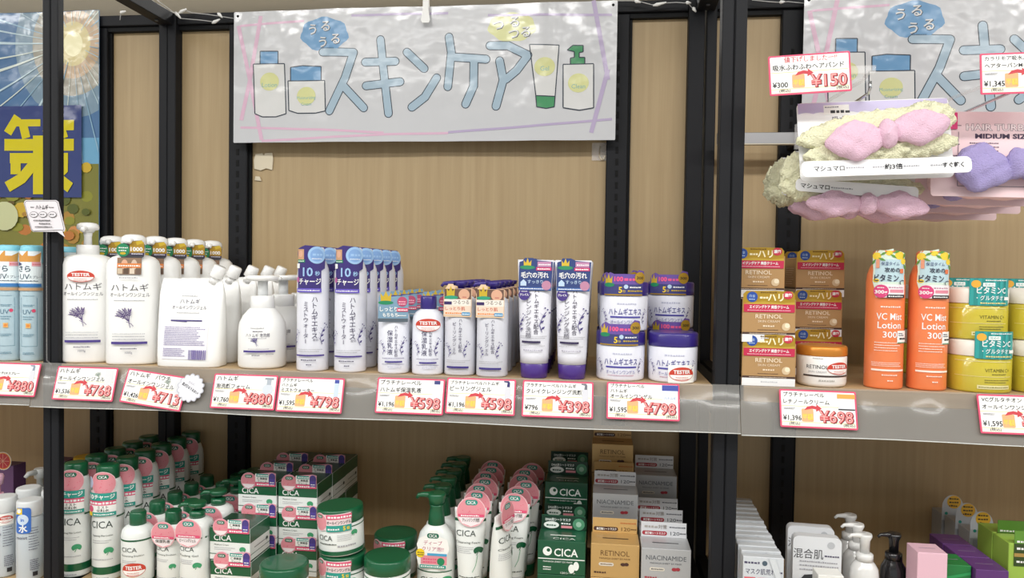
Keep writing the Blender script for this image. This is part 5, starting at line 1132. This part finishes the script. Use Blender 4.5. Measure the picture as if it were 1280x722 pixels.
# ---- price cards in the rail
PB = mat('#d84a6e', .45); RED = mat('#c93a44', .5); CREAM = mat('#f3eedd', .5); CARDW = mat('#f7f6f2', .35, coat=.3); DKR = mat('#5a2a30', .5); ORB = mat('#efae7c', .5); YB_ = mat('#f0c43c', .5)
def pcard(e, lines, old, new, pic=None, w=117, h=60, head=None, note=True, italic=False):
    b = B(); b.prism(rr(-w/2, -h/2, w/2, h/2, 2.5), -.5, .5, PB); obj('card', b.mesh('card'), e)
    p = Print(flat(.5), base=.15, lay=.05); p.rrect(-w/2+2.6, -h/2+2.6, w/2-2.6, h/2-2.6, 1.5, CARDW); p.rect(-w/2+2.6, -h/2+2.6, w/2-2.6, -h/2+9, CREAM); p.rect(-w/2+3, 3.4, w/2-4, 4.2, mat('#d9d27a', .5))
    p.rect(-w/2+3, -h/2+8.6, w/2-4, -h/2+9.4, mat('#e6d98a', .5))
    obj('card_face', p.mesh('card_face'), e)
    p = Print(flat(.5), base=.5, lay=.05)
    y = 22 if len(lines) == 2 else 24
    if head: p.text(head, 2, 22.5, 9.5, RED, bold=.012, fit=76); y = 11
    for i, (t, s_) in enumerate(lines):
        p.text(t, -w/2+6, y, s_, BLACKI, 'l', bold=.012); y -= s_*1.15+ (2 if len(lines) == 2 else .4)
    p.text('¥'+old, -w/2+4.5, -14.5, 11, BLACKI, 'l', bold=.012, fit=min(28, 7.4*len(old))); p.text('(税込)', -w/2+22, -23.5, 5.4, BLACKI, fit=16)
    if note: p.tiny(-w/2+6, -w/2+24, 0, .8, INK, 2, 1.6)
    obj('name_print', p.mesh('name_print'), e)
    p = Print(flat(.5), base=.5, lay=.05); ux = -w/2+42
    p.rrect(ux-9, -20, ux+9, 0, 2, ORB); p.text('半額', ux, -12.5, 9.5, YB_, bold=.05, fit=16); p.text('半額', ux, -12.5, 9.5, mat('#f7d45a', .5), bold=.01, fit=16)
    p.poly([(ux-5, -2), (ux, 3.5), (ux+8, 5.5), (ux+14, 4), (ux+14, 7.5), (ux+22, 1), (ux+13, -4), (ux+13.5, -.5), (ux+7, .5), (ux+1, -1)], RED); obj('discount_mark', p.mesh('discount_mark'), e)
    p = Print(flat(.5), base=.7, lay=.05); fw = 52
    p.text('¥'+new, w/2-31.2, -11.6, 25, DKR, bold=.045, fit=fw+.6); p.text('¥'+new, w/2-32, -11, 25, RED, bold=.035, fit=fw); p.text('¥'+new, w/2-32, -11, 25, mat('#e9a9a4', .5), bold=-.008, fit=fw-2.5); p.text('(税込)', w/2-13, -23.5, 5.4, BLACKI, fit=17); obj('price_print', p.mesh('price_print'), e)
    if pic:
        p = Print(flat(.5), base=.6, lay=.05); pic(p, w/2-13, 13); obj('product_picture', p.mesh('product_picture'), e)
FO = Vector((0, -.0168, .002)); FN = Vector((0, -math.cos(FA), math.sin(FA)))
def on_film(px, py):
    d = ray(px, py); t = (FO-CAM).dot(FN)/d.dot(FN); return CAM+d*t
def price(px, py, lines, old, new, label, pic=None, roll=0, **k):
    P = on_film(px, py)+FN*.0024
    e = thing('price_card', P, label, 'price card', 'half price shelf cards')
    e.rotation_mode = 'QUATERNION'; e.rotation_quaternion = (Matrix.Rotation(-FA, 3, 'X') @ Matrix.Rotation(R(roll), 3, 'Y')).to_quaternion()
    pcard(e, lines, old, new, pic, **k)
def pbottle(cap, bodyc='#dfe3ee', capw=5, sw=7):
    def f(p, u, v): p.rect(u-sw, v-16, u+sw, v+8, mat(bodyc, .5)); p.rect(u-capw, v+8, u+capw, v+14, mat(cap, .5))
    return f
def ppump(cap):
    def f(p, u, v): p.rect(u-5, v-16, u+5, v+4, mat('#d5d5dc', .5)); p.poly([(u-2, v+4), (u+3, v+4), (u+3, v+11), (u+1, v+14), (u-7, v+14), (u-7, v+12), (u-1, v+11)], mat(cap, .5))
    return f
def pjar(c):
    def f(p, u, v): p.rect(u-14, v-15, u+10, v+5, mat('#e3e6f2', .5)); p.rect(u-15, v+5, u+11, v+14, mat(c, .4)); p.text('ハトムギ', u-2, v-7, 5, mat('#5a86b4', .5), fit=18)
    return f
def pret(p, u, v): p.rect(u-15, v-12, u+10, v+5, mat('#dfe3ea', .5)); p.rect(u-15, v-13, u+10, v-11, BLACKI); p.rect(u-16, v+5, u+11, v+12, mat('#dba34a', .4))
def pfoam(p, u, v): p.ell(u-3, v-8, 10, 9, mat('#cfd6de', .5)); p.rect(u-6, v, u+2, v+9, mat('#aab2bc', .5)); p.rect(u-10, v+9, u+6, v+12, mat('#8e96a0', .5))
def pgel(p, u, v): p.rect(u-9, v-14, u+6, v+13, mat('#d9dadd', .5)); barley(p, u-22, v-2, 14, mat('#8c9a90', .5))
price(12, 474, [('フェステ', 8), ('ひんやりタッチUVスプレー', 6)], '1,760', '880', 'price card 880 yen under the blue UV spray cans', ppump('#8a93a6'))
price(107.5, 479.5, [('ハトムギ', 10), ('オールインワンジェル', 9)], '1,536', '768', 'price card 768 yen under the white TESTER pump bottle', pgel)
price(193.5, 487, [('ハトムギ　パウチ', 10), ('オールインワンジェル', 9)], '1,426', '713', 'tilted price card 713 yen under the refill pouches', pgel, roll=6.5)
price(306, 489.5, [('ハトムギ', 10), ('泡洗顔フォーム', 9)], '1,760', '880', 'price card 880 yen under the round foam bottle', pfoam)
price(388.5, 493.5, [('プラチナレーベル', 7), ('ハトムギ', 7), ('ミストウォーター', 7.6)], '1,595', '798', 'price card 798 yen under the purple tagged mist bottles', pbottle('#3a4aa0', '#c5d5e4', 4, 4))
price(513, 495, [('プラチナレーベル', 9), ('ハトムギ保湿乳液', 9)], '1,196', '598', 'price card 598 yen under the white lotion bottles', pbottle('#343a78'))
price(601, 495.5, [('プラチナレーベルハトムギ', 7), ('ピーリングジェル', 9)], '1,196', '598', 'price card 598 yen under the purple pump gel bottles', ppump('#2f2a68'))
price(697, 499, [('プラチナレーベルハトムギ', 7), ('クレイクレンジング洗顔', 8.5)], '796', '398', 'price card under the purple capped face wash tubes', ppump('#70707c'))
price(803.5, 501.5, [('プラチナレーベル', 7), ('ハトムギ', 7), ('オールインワンゲル', 7.6)], '1,595', '798', 'price card 798 yen under the purple lidded cream jars', pjar('#3a48a0'))
price(1022, 511.5, [('プラチナレーベル', 8), ('レチノールクリーム', 8)], '1,396', '698', 'price card 698 yen under the gold retinol boxes', pret, roll=.4)
price(1273, 518.5, [('VCグルタチオン', 8), ('オールインワンジェル', 8)], '1,595', '798', 'price card under the yellow vitamin jars, cut at right edge', pret)
# scalloped comment card on the rail
P = on_film(240, 485)+FN*.0045
e = thing('scalloped_card', P, 'grey scalloped round comment card over the tilted price card', 'card'); e.rotation_mode = 'QUATERNION'; e.rotation_quaternion = Matrix.Rotation(-FA, 3, 'X').to_quaternion()
sc = []
for i in range(14):
    for j in range(5): a = (i+j/5)*2*math.pi/14; k = 22+3.4*math.sin(j/5*math.pi); sc.append((k*math.cos(a), k*math.sin(a)))
b = B(); b.prism(sc, -.6, .6, mat('#b9bac4', .5)); obj('card', b.mesh('card'), e)
p = Print(flat(.6), base=.15); p.poly([(x*.93, y*.93) for x, y in sc], mat('#e2e2e8', .4, coat=.3)); p.text('さらに', 1, 8, 4.6, INK, rot=-.35); p.text('肌が薫るうるおい!', 0, -1, 5.6, BLACKI, rot=-.5, bold=.03, fit=36); obj('comment_print', p.mesh('comment_print'), e)
# speech bubble card in front of the post
P = atY(56, 273, -.03)
e = thing('speech_bubble_card', P, 'white speech bubble card about barley hung in front of the left post', 'card')
def qb(px, py): A = atY(px, py, -.03); return ((A.x-P.x)*1000, (A.z-P.z)*1000)
outl = [qb(*x) for x in ((31, 251), (33, 250), (70, 250), (73, 252), (81.5, 286), (80.5, 289), (78, 289.5), (81, 296), (72, 289.5), (42, 289.5), (39, 287), (30, 254))]
b = B(); b.prism(outl, -.5, .5, mat('#e7e2e6', .4, coat=.3)); obj('card', b.mesh('card'), e)
p = Print(flat(.5), base=.15)
ins = [((x*.95), (y*.95)) for x, y in outl[:6]+[qb(78, 288)]+outl[9:]]
for i in range(len(ins)): p.line([ins[i], ins[(i+1) % len(ins)]], .7, BLACKI)
p.text('ハトムギ', *qb(53, 259), 9, BLACKI, bold=.02, fit=24); p.tiny(*[qb(39, 259)[0], qb(43, 259)[0]], qb(39, 259.5)[1], 1.6, BLACKI); p.tiny(*[qb(62, 259)[0], qb(67, 259)[0]], qb(39, 259.5)[1], 1.6, BLACKI)
for x in (43, 54.5, 66.5): u, v = qb(x, 268); p.ell(u, v, 8, 5.2, BLACKI, 18); p.ell(u, v, 7.3, 4.5, mat('#e7e2e6', .4, coat=.3), 18); p.tiny(u-5, u+4, v-1, 2, BLACKI)
for k, (x0, x1, y) in enumerate(((43, 69, 276), (50, 64, 280), (45, 73, 284))): p.tiny(qb(x0, y)[0], qb(x1, y)[0], qb(x0, y)[1], 2, BLACKI, seed=k)
obj('card_print', p.mesh('card_print'), e)
b = B(); lo = qb(57, 457); up = qb(57, 280); b.tube([(up[0], 2.2, up[1]), (up[0], 2.2, lo[1]+10), (up[0], 14, lo[1])], 1.1, CLEAR, 6); obj('clear_stem', b.mesh('clear_stem'), e)

# ---- hanging goods in the right rack
HX = atY(1083, 130, -.07); TX = atY(1262, 120, -.07); BZ = atY(955, 173, .3).z
e = thing('hanging_bar', (1.2, .3, BZ), 'silver bar across the right rack carrying the hooks', 'bar')
b = B(); b.box(-578, 578, -5, 5, -11.5, 11.5, mat('#a8a9ab', .35, .6), 1); obj('bar', b.mesh('bar'), e)
b = B(); b.box(-578, 578, -6.5, 5, -13, -11, mat('#d9d2bd', .4), .3); obj('bar_lip', b.mesh('bar_lip'), e)
for sx in (-418, 422): b = B(); b.box(sx-10, sx+10, 5, 61, -14, 14, BLK, 1); obj('bracket', b.mesh('bracket'), e)
def hook(X, label, Zf):
    e = thing('display_hook', (X, .294, BZ), label, 'hook', 'display hooks')
    zf = (Zf-BZ)*1000; b = B(); b.box(-14, 14, -9, -1.5, -24, 26, CLEAR2, 1); obj('base_plate', b.mesh('base_plate'), e)
    b = B(); b.tube([(0, -8, 0), (0, -180, zf*.6), (0, -340, zf), (0, -372, zf), (0, -378, zf+6), (0, -378, zf+16)], 2.4, mat('#c9ccd0', .2, .9), 10); obj('wire', b.mesh('wire'), e)
    b = B(); b.tube([(0, -8, 16), (0, -180, zf*.6+34), (0, -350, zf+26), (0, -372, zf+34)], 3.2, CLEAR2, 8); b.box(-44, 8, -378, -372, zf+28, zf+40, CLEAR2, 1); obj('label_arm', b.mesh('label_arm'), e)
    return zf
hz1 = atY(1092, 118, -.07).z
hook(HX.x, 'clear hook holding the pink and cream hair bands', hz1); hook(TX.x, 'clear hook holding the pink hair turban packs', hz1)
def hang_price(px, py, roll, lines, old, new, label, **k):
    P = atY(px, py, -.092); e = thing('price_card', P, label, 'price card', 'hanging price cards', rot=(R(-4), R(roll), 0)); pcard(e, lines, old, new, **k)
hang_price(1012, 92, -3, [('吸水ふわふわヘアバンド', 9.4)], '300', '150', 'hanging price card 150 yen above the hair bands', head='値下げしました一!!', note=False)
hang_price(1279.5, 91, -1, [('カラリモア吸水ふわふわ', 7.4), ('ヘアターバンMピンク', 7.6)], '1,345', '673', 'hanging price card 1,345 yen above the hair turban packs')

def blob(b, c, r, m, n=22, seed=0, amp=.06, f=.12, shape=None, rot=0):
    """soft plush lump"""
    rd = random.Random(seed); ph = [rd.uniform(0, 6.28) for _ in range(6)]; vs = []; fs = []; mm = n*2
    cr_, sr_ = math.cos(rot), math.sin(rot)
    for i in range(n+1):
        th = math.pi*i/n
        for j in range(mm):
            a = 2*math.pi*j/mm; d = Vector((math.cos(th), math.sin(th)*math.cos(a), math.sin(th)*math.sin(a)))
            x, y, z = d.x*r[0], d.y*r[1], d.z*r[2]
            if shape: x, y, z = shape(x, y, z)
            k = amp*(math.sin(x*f+ph[0])*math.sin(z*f*1.3+ph[1])+.7*math.sin(x*f*2.1+ph[2])*math.sin((z+y)*f*2.3+ph[3]))+rd.uniform(-.16, .16)*amp
            x, y, z = x+d.x*k*.6, y+d.y*k, z+d.z*k
            vs.append((c[0]+x*cr_-z*sr_, c[1]+y, c[2]+x*sr_+z*cr_))
    for i in range(n):
        for j in range(mm): k = (j+1) % mm; fs.append((i*mm+j, i*mm+k, (i+1)*mm+k, (i+1)*mm+j))
    return b.add(vs, fs, m, True)
PLC = mat('#f5f3d0', .95, bump=1.0, bscale=420.); PLP = mat('#f3cbe0', .95, bump=.8, bscale=600.); PLV = mat('#b3a7dc', .95, bump=.9, bscale=600.); PLPK = mat('#f3cdd0', .9, bump=.5, bscale=300.)
def pinch(x, y, z): k = .5+.5*min(1, abs(x)/30); return x, y*k, z*k
def make_band(col, bowc, seed, rear=False):
    W = 112
    c = B(); c.prism(rr(-W, -72, W, 52, 8), 0, 1, mat('#efeff0', .4, coat=.2)); card_ = c.mesh('backing_card')
    p = Print(flat(0), base=.2); sc = [(-W+2, 51), (-W+2, 34)]+[(-W+2+i*(2*W-4)/40, 34+2.2*abs(math.sin(i*math.pi/4))) for i in range(41)]+[(W-2, 51)]
    p.poly(sc, mat('#c9c0e2', .45)); p.text('吸水ふわふわヘアバンド', 0, 24, 11, INK, fit=120); p.rect(-72, 32, -34, 47, PAPER); p.tiny(-70, -50, 43, 1.6, INK); p.tiny(-62, -38, 34, 5, BLACKI)
    pr = p.mesh('card_print')
    st = B(); st.prism(rr(-W-6, -72, W+12, -48, 8), -27, -26, mat('#f4f4f5', .35, coat=.2)); strip = st.mesh('front_strip')
    q2 = Print(flat(27), base=.2); q2.text('マシュマロ', -78, -60, 9, BLACKI, bold=.02, fit=44); q2.tiny(-54, -28, -61, 2.4, GREY); q2.tiny(-16, 0, -61, 2.4, GREY); q2.text('約3倍', 14, -60, 9, BLACKI, bold=.02, fit=26); q2.tiny(28, 50, -61, 2.4, GREY); q2.tiny(66, 84, -61, 2.4, GREY); q2.text('すぐ乾く', 98, -60, 8.5, BLACKI, bold=.02, fit=30)
    sp_ = q2.mesh('strip_print')
    lob = lambda sg: (lambda x, y, z: (x, y*(.55+.45*min(1, max(0, (sg*x+46)/50))), z*(.5+.5*min(1, max(0, (sg*x+46)/45)))*(1-.28*max(0, (sg*x-12)/34))))
    b = B(); blob(b, (-12, -14, 3), (110, 17, 25), col, 44, seed, 3.0, .3, rot=.15); blob(b, (2, -13, -29), (114, 16, 24), col, 44, seed+1, 3.0, .3, rot=.08); blob(b, (72, -16, 16), (40, 17, 24), col, 30, seed+7, 3.2, .3); band = b.mesh('plush_band')
    bb = B(); blob(bb, (-36, -33, -20), (48, 14, 30), bowc, 30, seed+2, 1.5, .16, lob(-1), .12); blob(bb, (48, -33, -4), (48, 14, 27), bowc, 30, seed+3, 1.5, .16, lob(1), .14); blob(bb, (6, -34, -12), (14, 15, 22), bowc, 20, seed+4, 1.2, .2); bow = bb.mesh('bow')
    if rear:
        b = B(); blob(b, (-24, -14, -40), (104, 17, 22), col, 44, seed, 3.4, .3, rot=-.04); blob(b, (-94, -12, -16), (32, 18, 40), col, 34, seed+1, 3.4, .3); blob(b, (18, -13, -22), (78, 15, 18), col, 34, seed+5, 3.2, .3); band = b.mesh('plush_band')
        bb = B(); blob(bb, (-40, -31, -60), (50, 14, 21), bowc, 30, seed+2, 1.5, .16, lob(-1), .05); blob(bb, (48, -31, -55), (50, 14, 22), bowc, 30, seed+3, 1.5, .16, lob(1), -.06); blob(bb, (4, -33, -58), (14, 15, 18), bowc, 20, seed+4, 1.2, .2); bow = bb.mesh('bow')
        st = B(); st.prism(rr(-W+4, -46, W-34, -26, 7), -36, -35, mat('#f4f4f5', .35, coat=.2)); strip = st.mesh('front_strip')
        q2 = Print(flat(36), base=.2); q2.text('マシュマロ', -78, -37, 9, BLACKI, bold=.02, fit=44); q2.tiny(-54, -20, -38, 2.4, GREY); sp_ = q2.mesh('strip_print')
        c = B(); c.prism(rr(-W+6, -50, W-24, 30, 8), 0, 1, mat('#efeff0', .4, coat=.2)); card_ = c.mesh('backing_card')
        return ('plush_hair_band', 'hair band', [('backing_card', card_), ('plush_band', band), ('bow', bow), ('front_strip', strip, [('strip_print', sp_)])])
    return ('plush_hair_band', 'hair band', [('backing_card', card_, [('card_print', pr)]), ('plush_band', band), ('bow', bow), ('front_strip', strip, [('strip_print', sp_)])])
HB = make_band(PLC, PLP, 5)
fr = atY(1098, 172, -.06)
HB2 = make_band(PLC, PLP, 15, True)
for k in range(4):
    spawn(HB if k == 0 else HB2, (fr.x-.004-(0, -.001, .004, -.004)[k], -.052+k*.066, fr.z+.008-(0, .052, .054, .046)[k]), f'cream plush hair band with pink bow, {ORD[k]} on its hook', 'plush hair bands', rot=(R(-8), R((-2, 4, 5, 2)[k]), R(2)))
def make_turban():
    W = 100
    b = B()
    for i, z in enumerate((-44, -16, 10)): blob(b, (0, 0, z), (W, 16, 26), PLPK, 26, 30+i, 2.5, .06, lambda x, y, z: (math.copysign(min(abs(x)*1.12, W), x), y, z))
    towel = b.mesh('folded_towel')
    c = B(); c.prism(rr(-W-4, -70, W+4, 62, 5), -19, -18.4, mat('#f2d3d6', .35, coat=.4)); bag = c.mesh('printed_bag')
    p = Print(flat(19), base=.2); DG = mat('#5a4a5e', .5); p.text('HAIR TURBAN', 0, 38, 14, mat('#6a5a6a', .5), bold=.05, fit=106); p.text('HAIR TURBAN', 0, 38, 14, mat('#f6e4e4', .5), bold=.015, fit=105); p.text('MIDIUM SIZE', 0, 24, 10, mat('#3c2848', .5), bold=.04, fit=80); p.tiny(-48, -6, 12, 2, DG, 3, 6); p.tiny(-90, -62, 10, 2, DG); p.tiny(-90, -62, -8, 2.2, DG); p.ell(44, 0, 11, 14, SKIN, 18); p.ell(44, 10, 13, 9, PLPK, 18); p.tiny(30, 80, -58, 3, DG)
    p.line([(-64, 30), (-66, -54), (80, -54)], .8, DG); p.line([(-92, 40), (-60, 40)], .8, DG)
    pr = p.mesh('bag_print'); fl = B(); fl.prism(rr(-96, 34, -66, 60, 1), -21, -20.4, mat('#de3b7a', .45)); q = Print(flat(21), base=.2); q.text('3', -82, 47, 13, WHT, bold=.03); q.tiny(-94, -86, 46, 2.6, WHT); q.tiny(-78, -68, 46, 2.6, WHT); q.tiny(-88, -74, 38, 2.4, WHT)
    lob = lambda sg: (lambda x, y, z: (x, y*(.6+.4*min(1, max(0, (sg*x+46)/50))), z*(.42+.58*min(1, max(0, (sg*x+46)/60)))))
    bb = B(); blob(bb, (-32, -34, -30), (46, 15, 40), PLV, 30, 41, 1.8, .15, lob(-1), -.15); blob(bb, (56, -34, -26), (46, 15, 38), PLV, 30, 42, 1.8, .15, lob(1), .2); blob(bb, (12, -36, -22), (17, 16, 24), PLV, 20, 43, 1.4, .2)
    return ('hair_turban_pack', 'hair turban', [('folded_towel', towel), ('printed_bag', bag, [('bag_print', pr)]), ('corner_flag', fl.mesh('corner_flag'), [('flag_print', q.mesh('flag_print'))]), ('bow', bb.mesh('bow'))])
TB = make_turban(); fr2 = atY(1258, 190, -.04)
for k in range(4): spawn(TB, (fr2.x-.002*k, -.012+k*.072, fr2.z-.006*k), f'pink bagged hair turban with purple bow, {ORD[k]} on its hook', 'bagged hair turbans', rot=(R(-6), R(1), 0))
